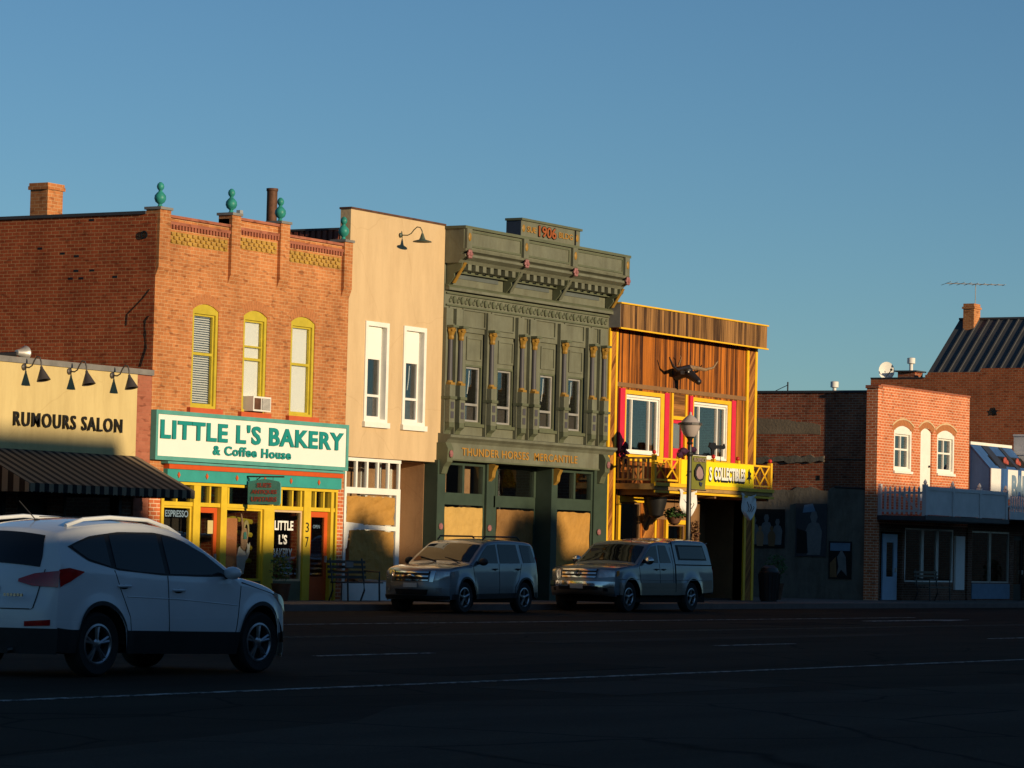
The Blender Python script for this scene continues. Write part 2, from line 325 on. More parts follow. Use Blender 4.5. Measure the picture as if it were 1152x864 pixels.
# asphalt: patches, cracks, tyre-darkened lanes
def asphalt(name, lo, hi, lanes=True):
    mt, t, p, N, L = nodes(name); setp(p, 1.0, 0, .05)
    g = N('NewGeometry'); n1 = N('TexNoise'); n1.inputs['Scale'].default_value = .5; n1.inputs['Detail'].default_value = 9; n1.inputs['Roughness'].default_value = .6
    mp = N('Mapping'); mp.inputs['Scale'].default_value = (.2, 1, 1); L(g.outputs['Position'], mp.inputs[0]); L(mp.outputs[0], n1.inputs['Vector'])
    cr = N('ValToRGB'); e = cr.color_ramp.elements; e[0].position = .32; e[0].color = lo+(1,); e[1].position = .68; e[1].color = hi+(1,); L(n1.outputs[0], cr.inputs[0])
    n2 = N('TexNoise'); n2.inputs['Scale'].default_value = 45; n2.inputs['Detail'].default_value = 3; L(g.outputs['Position'], n2.inputs['Vector'])
    mx = N('MixRGB'); mx.blend_type = 'OVERLAY'; mx.inputs[0].default_value = .6; L(cr.outputs[0], mx.inputs[1]); L(n2.outputs[0], mx.inputs[2])
    # cracks
    nw = N('TexNoise'); nw.inputs['Scale'].default_value = .8; L(g.outputs['Position'], nw.inputs['Vector'])
    va = N('MixRGB'); va.inputs[0].default_value = .25; L(g.outputs['Position'], va.inputs[1]); L(nw.outputs['Color'], va.inputs[2])
    vo = N('TexVoronoi'); vo.feature = 'DISTANCE_TO_EDGE'; vo.inputs['Scale'].default_value = .35; L(va.outputs[0], vo.inputs['Vector'])
    lt = N('ValToRGB'); e = lt.color_ramp.elements; e[0].position = .0; e[0].color = (.25, .25, .25, 1); e[1].position = .012; e[1].color = (1, 1, 1, 1); L(vo.outputs[0], lt.inputs[0])
    m2 = N('MixRGB'); m2.blend_type = 'MULTIPLY'; m2.inputs[0].default_value = 1; L(mx.outputs[0], m2.inputs[1]); L(lt.outputs[0], m2.inputs[2]); L(m2.outputs[0], p.inputs['Base Color'])
    b = N('Bump'); b.inputs['Strength'].default_value = .6; b.inputs['Distance'].default_value = .012; L(n2.outputs[0], b.inputs['Height']); L(b.outputs[0], p.inputs['Normal'])
    return mt
M['asphalt'] = asphalt('asphalt', (.020, .0145, .0105), (.042, .031, .023))
M['lotconc'] = asphalt('worn_pale_asphalt', (.034, .026, .020), (.058, .046, .037))
def worn(name, c):
    mt, t, p, N, L = nodes(name); setp(p, .95, 0, .1); g = N('NewGeometry'); n1 = N('TexNoise'); n1.inputs['Scale'].default_value = 6; n1.inputs['Detail'].default_value = 8; n1.inputs['Roughness'].default_value = .75
    L(g.outputs['Position'], n1.inputs['Vector']); cr = N('ValToRGB'); e = cr.color_ramp.elements; e[0].position = .42; e[0].color = (.03, .028, .026, 1); e[1].position = .56; e[1].color = c+(1,); L(n1.outputs[0], cr.inputs[0]); L(cr.outputs[0], p.inputs['Base Color']); return mt
M['line'] = worn('worn_white_line', (.42, .42, .41)); M['liney'] = worn('faded_line', (.11, .095, .07))

# ------------------------------------------------------------------ ground and road
def struct(name, mb, mat): return meta(mb.build(name, mat), kind='structure')
struct('ground', B(-600, 900, -500, 700, -.6, -.05), M['roof'])
struct('road', B(-250, 420, -33, -3.05, -.3, 0), M['asphalt'])
struct('pavement', B(-250, 420, -2.9, 16, -.3, .15), M['concrete'])
struct('kerb', B(-250, 420, -3.05, -2.9, -.3, .145), M['kerb'])
# near side: paler forecourt with a ragged edge
edge = [(-60, -33.5), (6, -33.2), (12, -32.2), (16, -30.6), (19, -30.0), (22, -29.4), (24.2, -28.3), (25.5, -28.0), (30, -28.9), (36, -29.4), (50, -30.0), (80, -30.4), (160, -30.6)]
poly = edge+[(160, -46), (-60, -46)]
struct('forecourt', MB().prism(poly, 'z', -.02, .012), M['lotconc'])
struct('far_pavement', B(-60, 160, -52, -46, -.3, .1), M['concrete'])
def line(name, label, x0, x1, y, w, mat, g=None, n=1):
    o = B(x0, x1, y-w/2, y+w/2, -.01, .004).build(name, mat); meta(o, label, 'road marking', g); o['kind'] = 'structure'; return o
line('edge_line', None, -40, 160, -25.6, .11, M['line']); line('edge_line', None, 20, 76.2, -10.1, .11, M['line'])
line('centre_line', None, 0, 160, -15.05, .12, M['liney']); line('centre_line', None, 0, 160, -14.75, .12, M['liney'])
for k in range(-1, 8): line('lane_line', None, 35.0+11.1*k, 37.8+11.1*k, -20.1, .12, M['line'])
for x in (57, 63.5, 69.8, 77, 84): line('parking_line', None, x, x+2.4, -6.6, .09, M['liney'])
mb = MB(); mb.prism([(69.6, -12.0), (73.4, -12.0), (73.4, -12.3), (75.6, -11.85), (73.4, -11.4), (73.4, -11.7), (69.6, -11.7)], 'z', -.01, .004)
meta(mb.build('arrow_marking', M['line']), kind='structure')

M['tar'] = asphalt('tar_patch_asphalt', (.010, .008, .007), (.02, .016, .013)); M['oldpatch'] = asphalt('old_patch_asphalt', (.035, .027, .021), (.06, .046, .037))
for x0, x1, y0, y1, k in ((31, 36.5, -24.6, -23.1, 'tar'), (44, 58, -18.4, -17.5, 'oldpatch'), (28.5, 33, -28.2, -26.3, 'oldpatch'), (62, 66, -13.6, -12.0, 'tar'), (39, 41, -29.3, -27.4, 'tar')):
    struct('road_patch', MB().prism([(x0, y0), (x1-.2, y0+.1), (x1, y1), (x0+.15, y1-.08)], 'z', -.01, .003), M[k])
# ------------------------------------------------------------------ building helpers
def wall(mb, x0, x1, z0, z1, y0, y1, holes=()):
    xs = sorted({x0, x1, *[h[0] for h in holes], *[h[1] for h in holes]}); zs = sorted({z0, z1, *[h[2] for h in holes], *[h[3] for h in holes]})
    for i in range(len(xs)-1):
        run = None
        for j in range(len(zs)-1):
            cx, cz = (xs[i]+xs[i+1])/2, (zs[j]+zs[j+1])/2
            hole = any(h[0] < cx < h[1] and h[2] < cz < h[3] for h in holes)
            if not hole: run = [zs[j], zs[j+1]] if run is None else [run[0], zs[j+1]]
            if (hole or j == len(zs)-2) and run: mb.box(xs[i], xs[i+1], y0, y1, run[0], run[1]); run = None
    return mb
def shell(b, x0, x1, zt, depth, side, front_z=0.15, roof_z=None, backmat=None, y0=.3, left=True, right=True):
    rz = roof_z or zt-.5
    if left: B(x0, x0+.25, y0, depth, .1, zt).build('side_wall', side, b)
    if right: B(x1-.25, x1, y0, depth, .1, zt-.004).build('side_wall', side, b)
    B(x0+.25, x1-.25, depth-.25, depth, .1, zt).build('back_wall', backmat or side, b)
    B(x0+.25, x1-.25, y0, depth-.25, rz-.2, rz).build('roof', M['roof'], b)
    B(x0+.25, x1-.25, y0, depth-.25, .1, .2).build('floor', M['interior'], b)
    B(x0+.25, x1-.25, y0+3.5, y0+3.6, .2, rz-.2).build('partition', M['interior'], b)
def arch_fill(mb, x0, x1, zs, zc, y0, y1, n=10):
    """masonry left above a segmental arch inside a square opening that ends at zc"""
    cx = (x0+x1)/2; h = zc-zs; w = (x1-x0)/2; r = (w*w+h*h)/(2*h)
    pts = [(x0+(x1-x0)*i/n) for i in range(n+1)]
    arc = [(x, zc-r+math.sqrt(max(0, r*r-(x-cx)**2))) for x in pts]
    for (a, za), (b_, zb) in zip(arc, arc[1:]): mb.prism([(a, za), (b_, zb), (b_, zc+.002), (a, zc+.002)], 'y', y0, y1)
    return arc
def window(bd, x0, x1, z0, z1, y, rec=.12, fw=.1, fm=None, sm=None, rails=(), mull=(), arc=None, sashw=.05, shade=None, proud=.01, glass=None, label=None, sfw=None, deep=.3):
    """frame mesh > sash, pane, curtain"""
    fm = fm or M['white']; sm = sm or fm; fb = fw if sfw is None else sfw
    mb = MB()
    mb.box(x0, x0+fw, y-proud, y+rec+.05, z0, z1).box(x1-fw, x1, y-proud, y+rec+.05, z0, z1)
    mb.box(x0+fw, x1-fw, y-proud, y+rec+.05, z0, z0+fb)
    if arc:
        zt = arc['zs']; n = 10; pts = arc['pts']
        poly = [(x0+fw, zt-fw)] + [(x1-fw, zt-fw), (x1-fw, pts[-1][1]-.004)] + [(px, pz-.004) for px, pz in reversed(pts) if x0+fw < px < x1-fw] + [(x0+fw, pts[0][1]-.004)]
        mb.prism(poly, 'y', y-proud+.002, y+rec+.05)
        zt = zt-fw
    else:
        mb.box(x0+fw, x1-fw, y-proud, y+rec+.05, z1-fw, z1); zt = z1-fw
    f = mb.build('window', fm, bd, label)
    a, b_, c, d = x0+fw, x1-fw, z0+fb, zt; ys = y+rec; s = MB()
    s.box(a, a+sashw, ys-.03, ys+.03, c, d).box(b_-sashw, b_, ys-.03, ys+.03, c, d).box(a+sashw, b_-sashw, ys-.03, ys+.03, c, c+sashw).box(a+sashw, b_-sashw, ys-.03, ys+.03, d-sashw, d)
    for z in rails: s.box(a+sashw, b_-sashw, ys-.035, ys+.028, z-.03, z+.03)
    for x in mull: s.box(x-.025, x+.025, ys-.04, ys+.026, c+sashw, d-sashw)
    s.build('sash', sm, f)
    B(a+sashw*.5, b_-sashw*.5, ys-.004, ys+.004, c+.02, d-.02).build('pane', glass or M['pane'], f)
    return f, (a, b_, c, d, ys)
# ================================================================== salon
s = thing('salon_building', 'low cream stucco shop with a grey coping, left of the orange brick bakery', 'building', (51, 0, .15))
mb = MB(); wall(mb, 44, 57.25, 3.2, 5.1, -.02, .3); mb.build('wall', M['cream'], s)
B(57.25, 57.79, 0, .3, .15, 5.07).build('brick_pier', M['brickP'], s)
B(43.9, 57.79, -.06, .34, 5.08, 5.2).build('coping', M['cop'], s)
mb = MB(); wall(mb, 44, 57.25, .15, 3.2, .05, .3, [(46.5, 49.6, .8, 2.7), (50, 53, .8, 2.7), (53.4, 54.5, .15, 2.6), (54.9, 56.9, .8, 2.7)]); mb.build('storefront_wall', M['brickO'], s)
for a, b_ in ((46.5, 49.6), (50, 53), (54.9, 56.9)): window(s, a, b_, .8, 2.7, .05, fm=M['black'], glass=M['paned'])
d = B(53.4, 54.5, .16, .22, .15, 2.6).build('door', M['black'], s)
shell(s, 44, 57.78, 4.9, 14, M['brickO'], roof_z=4.8)
sg = thing('shop_lettering', 'black block letters on the cream stucco wall above the striped awning', 'sign', (54.9, -.05, 3.9))
text('letters', 'RUMOURS SALON', 53.06, 56.70, 3.77, 4.07, -.05, M['black'], sg, .05, .006, spacing=1.2)
# awning
aw = thing('striped_awning', 'black and tan striped canvas awning sloping out under the black lettering', 'awning', (54.5, 0, 3.2))
ax0, ax1 = 51.75, 57.3
MB().prism([(-.02, 3.29), (-1.6, 2.56), (-1.6, 2.53), (-.02, 3.25)], 'x', ax0, ax1).build('canopy', M['awn'], aw)
mb = MB(); n = 44
for i in range(n):
    a = ax0+(ax1-ax0)*i/n; b_ = ax0+(ax1-ax0)*(i+1)/n; q = (a+b_)/2
    mb.prism([(a, 2.555), (b_, 2.555), (b_, 2.40), (q, 2.372), (a, 2.40)], 'y', -1.62, -1.6)
mb.build('valance', M['awn'], aw)
for x in (ax0-.02, ax1): MB().prism([(-.02, 3.27), (-1.6, 2.55), (-1.6, 2.38), (-.02, 2.38)], 'x', x, x+.02).build('end_panel', M['awny'], aw)
mb = MB()
for x in (ax0+.1, 54.5, ax1-.1): mb.tube([(x, -.02, 2.5), (x, -1.57, 2.5)], .02)
mb.tube([(ax0, -1.57, 2.5), (ax1, -1.57, 2.5)], .02); mb.build('awning_frame', M['iron'], aw)
# gooseneck lamps
def goose(x, z, out, label, shade='cone', mat=None, g=None, s=1.0):
    mat = mat or M['lampm']
    t = thing('gooseneck_lamp', label, 'wall lamp', (x, 0, z), g)
    mb = MB().lathe([(.07*s, 0), (.07*s, -.03), (.03*s, -.05)], (x, -.02, z), 12, 'y'); mb.build('wall_plate', mat, t, smooth=True)
    o = out; pts = [(x, -.04, z), (x, -.35*o, z-.01), (x, -.5*o, z+.03), (x, -.62*o, z+.14*s), (x, -.76*o, z+.22*s), (x, -.9*o, z+.2*s), (x, -.98*o, z+.1*s), (x, -o, z-.03)]
    MB().tube(pts, .016*s, 8).build('arm', mat, t, smooth=True)
    if shade == 'cone': prof = [(.025, .02), (.035, -.03), (.05, -.06), (.14, -.26), (.15, -.28), (.145, -.275), (.045, -.06), (.0, -.05)]
    else: prof = [(.03, .04), (.05, -.02), (.075, -.10), (.10, -.14), (.26, -.185), (.28, -.21), (.25, -.19), (.09, -.15), (0, -.1)]
    a = R(14); mbb = MB().lathe([(r*s, h*s) for r, h in prof], (0, 0, 0), 20)
    if shade == 'cone': mbb.v = [(v[0], v[1]*math.cos(a)+v[2]*math.sin(a), -v[1]*math.sin(a)+v[2]*math.cos(a)) for v in mbb.v]
    mbb.v = [(v[0]+x, v[1]-o, v[2]+z-.01) for v in mbb.v]
    mbb.build('lamp_shade', mat, t, smooth=True)
    return t
for x, nm in ((53.36, 'first of three gooseneck lamps above the black lettering, over the word at left'), (54.86, 'middle gooseneck lamp of the row of three on the cream wall'), (56.33, 'gooseneck lamp on the cream wall nearest the orange brick corner')):
    goose(x, 5.0, .5, nm, g='gooseneck lamps over the salon lettering')
# roof floodlight
t = thing('roof_floodlight', 'round grey floodlight on a dark arm above the low roof by the red brick wall', 'floodlight', (56.6, 2.6, 4.85))
MB().lathe([(.06, -.25), (.1, -.1), (.14, 0), (.16, .04), (.17, .05), (.15, .06), (0, .05)], (56.9, 2.9, 5.55), 18, 'x').build('lamp_head', M['galv'], t, smooth=True)
MB().tube([(56.0, 3.9, 5.42), (56.65, 2.9, 5.5)], .07, 10).tube([(56.3, 3.4, 4.8), (56.3, 3.4, 5.45)], .03).build('arm', M['iron'], t)

# ================================================================== bakery
b = thing('brick_bakery_building', 'two storey orange brick bakery with teal finials and three mustard framed windows', 'building', (61.6, 0, .15))
AR = [(59.22, 60.20), (61.17, 62.10), (63.07, 64.05)]
ZS, ZC, ZB = 6.66, 6.80, 4.46
holes = [(a, c, ZB, ZC) for a, c in AR]
mb = MB(); wall(mb, 57.8, 65.44, 2.82, 8.1, 0, .3, holes)
arcs = []
for a, c in AR: arcs.append(arch_fill(mb, a, c, ZS, ZC, 0, .3))
wall(mb, 58.2, 60.5, 8.1, 8.62, 0, .3); wall(mb, 60.5, 62.8, 8.1, 8.82, 0, .3); wall(mb, 62.8, 65.1, 8.1, 8.62, 0, .3)
mb.build('wall', M['brickA'], b)
# arch bands
for (a, c), arc in zip(AR, arcs):
    mb = MB(); n = 12; cx = (a+c)/2; h = ZC-ZS; w = (c-a)/2; r = (w*w+h*h)/(2*h); zc0 = ZC-r
    th = math.asin(w/r)*.97
    for k in range(n):
        t0 = -th+2*th*(k+.1)/n; t1 = -th+2*th*(k+.9)/n
        mb.prism([(cx+q*math.sin(tt), zc0+q*math.cos(tt)) for q, tt in ((r+.01, t0), (r+.01, t1), (r+.23, t1), (r+.23, t0))], 'y', -.004, .05)
    mb.build('arch_band', M['arch'], b)
# coping and corbel table
mb = MB()
for x0, x1, z in ((58.2, 60.5, 8.62), (60.84, 62.43, 8.82), (62.8, 65.1, 8.62)): mb.box(x0, x1, -.05, .36, z, z+.06)
mb.build('coping', M['brickP'], b)
mb = MB()
for x0, x1, z in ((58.2, 60.5, 8.38), (60.84, 62.43, 8.5), (62.8, 65.1, 8.38)):
    x = x0+.03
    while x < x1-.06: mb.box(x, x+.06, -.045, .01, z, z+.09); x += .115
    mb.box(x0, x1, -.05, .01, z+.09, z+.16)
mb.build('corbel_table', M['brickP'], b)
M['frz'] = brick('frieze_ochre_brick', (.46, .28, .055), (.36, .20, .045), (.45, .28, .1), .008)
mb = MB()
for x0, x1, z in ((58.25, 60.45, 8.05), (60.9, 62.38, 8.17), (62.85, 65.05, 8.05)):
    mb.box(x0, x1, -.012, .01, z, z+.27); k = 0; x = x0+.04
    while x < x1-.1:
        for j in range(3):
            if (k+j) % 2 == 0: mb.box(x, x+.085, -.05, .0, z+.02+j*.085, z+.085+j*.085)
        k += 1; x += .1
mb.build('brick_frieze', M['frz'], b)
for x0, x1, z0, z1 in ((57.8, 58.2, 7.5, 8.76), (60.5, 60.84, 7.55, 8.9), (62.43, 62.8, 7.6, 8.9), (65.1, 65.44, 7.6, 8.72)):
    mb = MB().box(x0, x1, -.085, .3, z0, z1).prism([(-.085, z0), (0, z0), (0, z0-.22)], 'x', x0, x1)
    p_ = mb.build('pilaster', M['brickA'], b)
    B(x0-.03, x1+.03, -.12, .34, z1, z1+.06).build('cap', M['cop'], p_)
    cx = (x0+x1)/2; zz = z1+.06
    MB().lathe([(r_*.8, h_*.80) for r_, h_ in [(.10, 0), (.06, .05), (.05, .09), (.13, .15), (.165, .24), (.155, .33), (.09, .41), (.055, .44), (.05, .47), (.09, .52), (.105, .58), (.085, .65), (.03, .70), (0, .70)]], (cx, .08, zz), 20).build('finial', M['copper'], p_, smooth=True)
# side wall (weathered red, lit at a grazing angle)
mb = MB().box(57.797, 58.05, .004, 16, .1, 8.66)
mb.build('side_wall', M['brickS'], b)
B(57.76, 58.12, .3, 16.05, 8.66, 8.73).build('coping', M['copd'], b)
B(65.2, 65.43, .3, 16, .1, 8.5).build('side_wall', M['brickS'], b)
B(58.05, 65.2, 15.75, 16, .1, 8.4).build('back_wall', M['brickS'], b)
rf = B(58.05, 65.2, .3, 15.75, 7.9, 8.05).build('roof', M['roof'], b)
mb = MB().box(57.83, 58.37, 3.12, 3.62, 8.7, 9.32).box(57.79, 58.41, 3.08, 3.66, 9.32, 9.40).box(57.8, 58.4, 3.1, 3.64, 9.40, 9.47)
mb.build('chimney', M['brickA'], rf)
B(58.05, 65.2, 4, 4.1, .2, 7.9).build('partition', M['interior'], b); B(58.05, 65.2, .3, 15.7, 3.0, 3.15).build('floor', M['interior'], b); B(58.05, 65.2, .3, 15.7, .1, .17).build('floor', M['interior'], b)
MB().lathe([(.09, 0), (.09, -.03), (.06, -.03), (.06, .01)], (57.8, .33, 8.2), 16, 'x').build('wall_vent', M['black'], b)
# missing bricks and a drooping cable on the side wall
mb = MB()
for y, z in ((1.75, 8.55), (3.2, 7.95), (2.55, 7.82), (2.3, 7.25), (2.0, 7.25), (2.15, 7.75), (1.05, 7.26), (2.15, 7.42), (1.7, 7.42)): mb.box(57.794, 57.81, y, y+.13, z, z+.05)
mb.build('brick_gap', M['black'], b)
MB().tube([(57.789, .12, 7.0), (57.789, .3, 6.8), (57.789, .72, 6.45), (57.789, .74, 6.2)], .005, 5).tube([(57.789, .13, 6.4), (57.789, .22, 6.3), (57.789, .2, 6.0), (57.789, .17, 5.7), (57.789, .28, 5.4), (57.789, .32, 5.28)], .007, 5).build('cable', M['black'], b)
# windows
for i, ((a, c), arc) in enumerate(zip(AR, arcs)):
    f, (wa, wb, wc, wd, ys) = window(b, a, c, ZB, ZC, 0, rec=.10, fw=.085, sfw=.06, fm=M['ywin'], sm=M['ywin'], rails=[5.68], arc=dict(zs=ZS, pts=arc), sashw=.045, proud=-.02)
    if i == 0:
        mb = MB(); z = wc+.06
        while z < wd-.04: mb.prism([(ys+.05, z+.012), (ys+.085, z+.04), (ys+.087, z+.036), (ys+.052, z+.008)], 'x', wa+.02, wb-.02); z += .052
        mb.build('venetian_blind', M['shade'], f, label='white slatted blind')
        B(wa, wb, ys+.12, ys+.13, wc, wd).build('blind_backing', M['lampm'], f)
    else:
        B(wa+.02, wb-.02, ys+.05, ys+.06, wc+.03, wd).build('roller_blind', M['shade'], f, label='plain white roller blind')
    if i == 1: B(wa, wb, ys-.036, ys+.03, 5.95, 5.99).build('sash_rail', M['ywin'], f)
    B(a-.13, c+.13, -.10, .12, ZB-.17, ZB-.005).build('window_sill', M['sill'], b)
t = thing('window_air_conditioner', 'beige box air conditioner standing in the bottom of the middle mustard window', 'air conditioner', (61.62, -.1, 4.46))
B(61.30, 62.0, -.24, .2, 4.48, 4.82).build('casing', M['whitec'], t)
B(61.63, 61.96, -.25, -.235, 4.52, 4.78).build('grille', M['cop'], t); B(61.34, 61.59, -.25, -.235, 4.52, 4.78).build('side_panel', M['rust'], t)
mb = MB()
for k in range(9): mb.box(61.64, 61.95, -.256, -.25, 4.535+k*.027, 4.545+k*.027)
mb.build('louvre', M['whitec'], t)
# fascia and shop front
B(58.3, 65.17, -.16, 0, 3.06, 3.17).build('cornice_strip', M['org'], b)
mb = MB().box(58.3, 65.17, -.12, .05, 2.79, 3.06); mb.build('fascia', M['teal'], b)
B(58.2, 65.2, -.20, 0, 3.17, 3.22).build('cornice_ledge', M['teal2'], b)
for x in (58.7, 59.75, 60.9, 62.0, 63.05, 64.2):
    MB().prism([(x-.05, 2.93), (x, 3.0), (x+.05, 2.93), (x, 2.86)], 'y', -.14, -.12).build('diamond', M['org'], b)
B(65.13, 65.44, -.01, .3, .15, 2.82).build('brick_pier', M['brickR'], b); B(57.8, 58.2, -.01, .3, .15, 2.82).build('brick_pier', M['brickR'], b)
y = M['yel']
mb = MB().box(58.2, 65.13, -.06, .1, 2.72, 2.79)                       # head
mb.box(58.2, 65.13, -.02, .1, 2.25, 2.34)                              # transom rail
for x0, x1, zt in ((59.39, 59.65, 2.72), (60.43, 60.66, 2.72), (62.12, 62.53, 2.25), (63.73, 64.02, 2.72), (64.86, 64.97, 2.72), (58.2, 58.3, 2.72), (65.06, 65.13, 2.72)): mb.box(x0, x1, -.05, .12, .15, zt)
mb.build('shop_front_frame', y, b)
for x in (58.8, 60.05, 60.75, 62.5, 62.85, 63.3, 63.65, 64.25, 64.6): B(x-.03, x+.03, -.015, .09, 2.34, 2.72).build('transom_mullion', y, b)
B(58.3, 65.06, .05, .06, 2.34, 2.72).build('transom_glass', M['paned'], b)
def shopwin(bd, x0, x1, z0, z1, yy, fm, base=None, w=.05, glass=None):
    mb = MB().box(x0, x0+w, yy-.03, yy+.05, z0, z1).box(x1-w, x1, yy-.03, yy+.05, z0, z1).box(x0+w, x1-w, yy-.03, yy+.05, z0, z0+w).box(x0+w, x1-w, yy-.03, yy+.05, z1-w, z1)
    f = mb.build('shop_window', fm, bd); B(x0+w, x1-w, yy, yy+.008, z0+w, z1-w).build('pane', glass or M['paned'], f)
    if base: B(x0, x1, yy-.04, yy+.1, .15, z0).build('stall_riser', base, bd)
    return f
f1 = shopwin(b, 58.3, 59.39, .7, 2.25, .04, y, M['green2']); f2 = shopwin(b, 60.66, 62.12, .6, 2.25, .04, y, M['green2']); f3 = shopwin(b, 62.53, 63.73, .6, 2.25, .04, M['tan'], M['green2'])
text('window_lettering', 'ESPRESSO', 58.45, 59.3, 2.0, 2.15, .03, M['bluepaint'], f1, .004, .02)
text('window_lettering', 'LITTLE', 62.66, 63.42, 1.78, 2.0, .03, M['signw'], f3, .004, .03)
text('window_lettering', "L'S", 62.84, 63.18, 1.45, 1.68, .03, M['signw'], f3, .004, .03)
text('window_lettering', 'BAKERY', 62.6, 63.4, 1.15, 1.36, .03, M['bluepaint'], f3, .004, .03)
# display in the window: salmon panel, painted rider on a pale horse
dp = thing('window_display', 'salmon poster and cut-out figure riding a pale horse in the bakery window', 'window display', (61.3, .2, .7))
M['salmon'] = pnt('salmon_card', (.80, .30, .12), .7, var=.12, sc=2); M['skin'] = pnt('painted_skin', (.5, .3, .18), .7, var=.2, sc=8); M['hair'] = pnt('straw_yellow', (.55, .45, .2), .7, var=.2)
B(61.0, 61.42, .20, .21, .9, 2.02).build('poster', M['salmon'], dp)
MB().prism([(61.42, .75), (61.40, 1.15), (61.47, 1.36), (61.58, 1.42), (61.70, 1.30), (61.76, 1.18), (61.80, 1.35), (61.79, 1.47), (61.84, 1.42), (61.90, 1.48), (61.90, 1.38), (61.88, 1.22), (61.83, 1.12), (61.74, 1.05), (61.68, .75)], 'y', .17, .19).build('horse', M['shade'], dp)
MB().prism([(61.52, 1.35), (61.50, 1.6), (61.54, 1.78), (61.50, 1.98), (61.47, 2.15), (61.5, 2.16), (61.56, 1.98), (61.62, 1.82), (61.70, 1.8), (61.78, 1.62), (61.74, 1.42), (61.66, 1.28)], 'y', .14, .16).build('rider', M['skin'], dp)
MB().prism([(61.58, 1.76), (61.58, 1.92), (61.64, 1.99), (61.72, 1.97), (61.77, 1.88), (61.79, 1.7), (61.74, 1.62), (61.72, 1.85), (61.66, 1.9)], 'y', .12, .138).build('hair', M['hair'], dp)
MB().prism([(61.58, 1.55), (61.58, 1.7), (61.68, 1.72), (61.7, 1.55)], 'y', .12, .138).build('waistcoat', M['teal2'], dp)
mb = MB()
for i in range(4): mb.tube([(60.7, .3, 1.0+i*.3), (61.4, .35, 1.12+i*.3), (62.1, .3, 1.05+i*.3)], .06, 6)
mb.build('drapery', M['ywin'], dp)
def door(bd, x0, x1, zt, yy, mat, handle=True, glass_frac=.12, label=None, base=.55, w=None):
    w = w or (x1-x0)*.16
    mb = MB().box(x0, x0+w, yy, yy+.05, .16, zt).box(x1-w, x1, yy, yy+.05, .16, zt).box(x0+w, x1-w, yy, yy+.05, zt-w, zt).box(x0+w, x1-w, yy, yy+.05, .16, .16+base)
    d = mb.build('door', mat, bd, label); B(x0+w, x1-w, yy+.02, yy+.028, .16+base, zt-w).build('pane', M['paned'], d)
    if handle: MB().box(x1-w*.7, x1-w*.45, yy-.05, yy, 1.05, 1.2).build('handle', M['galv'], d)
    return d
dd = door(b, 59.66, 60.42, 2.24, .05, M['org'], label='orange door seen left of the salmon poster'); B(60.05, 60.25, .03, .045, 1.65, 1.95).build('notice', M['hair'], dd)
d2 = door(b, 64.06, 64.86, 2.24, .05, M['org'], label='orange door beside the brick pier'); text('door_lettering', 'OPEN', 64.28, 64.56, 1.85, 1.93, .06, M['bluepaint'], d2, .004)
text('house_number', '3', 63.81, 63.94, 1.75, 1.98, -.055, M['black'], b, .008, .0); text('house_number', '7', 63.81, 63.94, 1.40, 1.64, -.055, M['black'], b, .008, .0)
# big sign
sg = thing('bakery_signboard', 'long white signboard with teal frame and raised teal bakery lettering', 'sign', (61.7, -.1, 3.2))
B(57.86, 65.3, -.13, -.01, 3.3, 4.28).build('board', M['signw'], sg)
mb = MB().box(57.789, 65.38, -.155, -.005, 4.25, 4.34).box(57.789, 65.38, -.155, -.005, 3.24, 3.33).box(57.789, 57.87, -.155, -.005, 3.33, 4.25).box(65.29, 65.38, -.155, -.005, 3.33, 4.25); mb.build('frame', M['teal2'], sg)
text('lettering', "LITTLE L'S BAKERY", 57.96, 65.16, 3.71, 4.15, -.145, M['tlet'], sg, .04, .034, spacing=1.12)
text('lettering', "& Coffee House", 59.92, 62.98, 3.42, 3.64, -.145, M['tlet'], sg, .04, .03, spacing=1.14)
# hanging sign, at right angles to the wall
hs = thing('hanging_sign', 'weathered teal board with faded red words hanging below the signboard on an iron bracket', 'sign', (61.3, -.6, 2.9))
mb = MB().tube([(61.3, -.12, 2.98), (61.3, -1.15, 2.98)], .018).tube([(61.3, -.12, 2.72), (61.3, -.5, 2.97)], .012).tube([(61.3, -.12, 2.85), (61.3, -.2, 2.92), (61.3, -.12, 2.98)], .012); mb.build('bracket', M['iron'], hs)
cut = [(-.20, 2.33), (-.17, 2.38), (-.17, 2.82), (-.21, 2.87), (-.4, 2.90), (-.62, 2.93), (-.85, 2.90), (-1.03, 2.87), (-1.07, 2.82), (-1.07, 2.38), (-1.03, 2.33), (-.8, 2.35), (-.5, 2.35)]
MB().prism(cut, 'x', 61.28, 61.32).build('board', M['teal2'], hs)
M['fred'] = pnt('faded_red', (.38, .07, .05), .6, var=.2, sc=9)
for s_, u0, u1, z in (("SUE'S", -.42, -.82, 2.73), ('ANTIQUES', -.27, -.98, 2.57), ('UPSTAIRS', -.27, -.98, 2.41)): text('lettering', s_, u0, u1, z, z+.11, 61.275, M['fred'], hs, .006, .03, plane='x')
MB().tube([(61.3, -.4, 2.98), (61.3, -.4, 2.89)], .006).tube([(61.3, -.85, 2.98), (61.3, -.85, 2.89)], .006).build('hook', M['iron'], hs)
t = thing('roof_vent_pipe', 'tall rusty stack pipe rising behind the bakery parapet between two teal finials', 'vent pipe', (65.0, 2.05, 8.05))
MB().lathe([(.13, 0), (.13, 1.95), (.145, 1.96), (.145, 2.02), (.11, 2.02), (.11, 1.5)], (65.05, 2.05, 8.05), 16).build('pipe', M['rust'], t, smooth=True)
t = thing('parapet_spotlight', 'small grey box light beside the second teal finial', 'spotlight', (60.98, .1, 8.88)); B(60.93, 61.05, .02, .12, 8.92, 9.06).build('housing', M['galv'], t); B(60.97, 61.01, .05, .09, 8.86, 8.92).build('bracket', M['iron'], t)

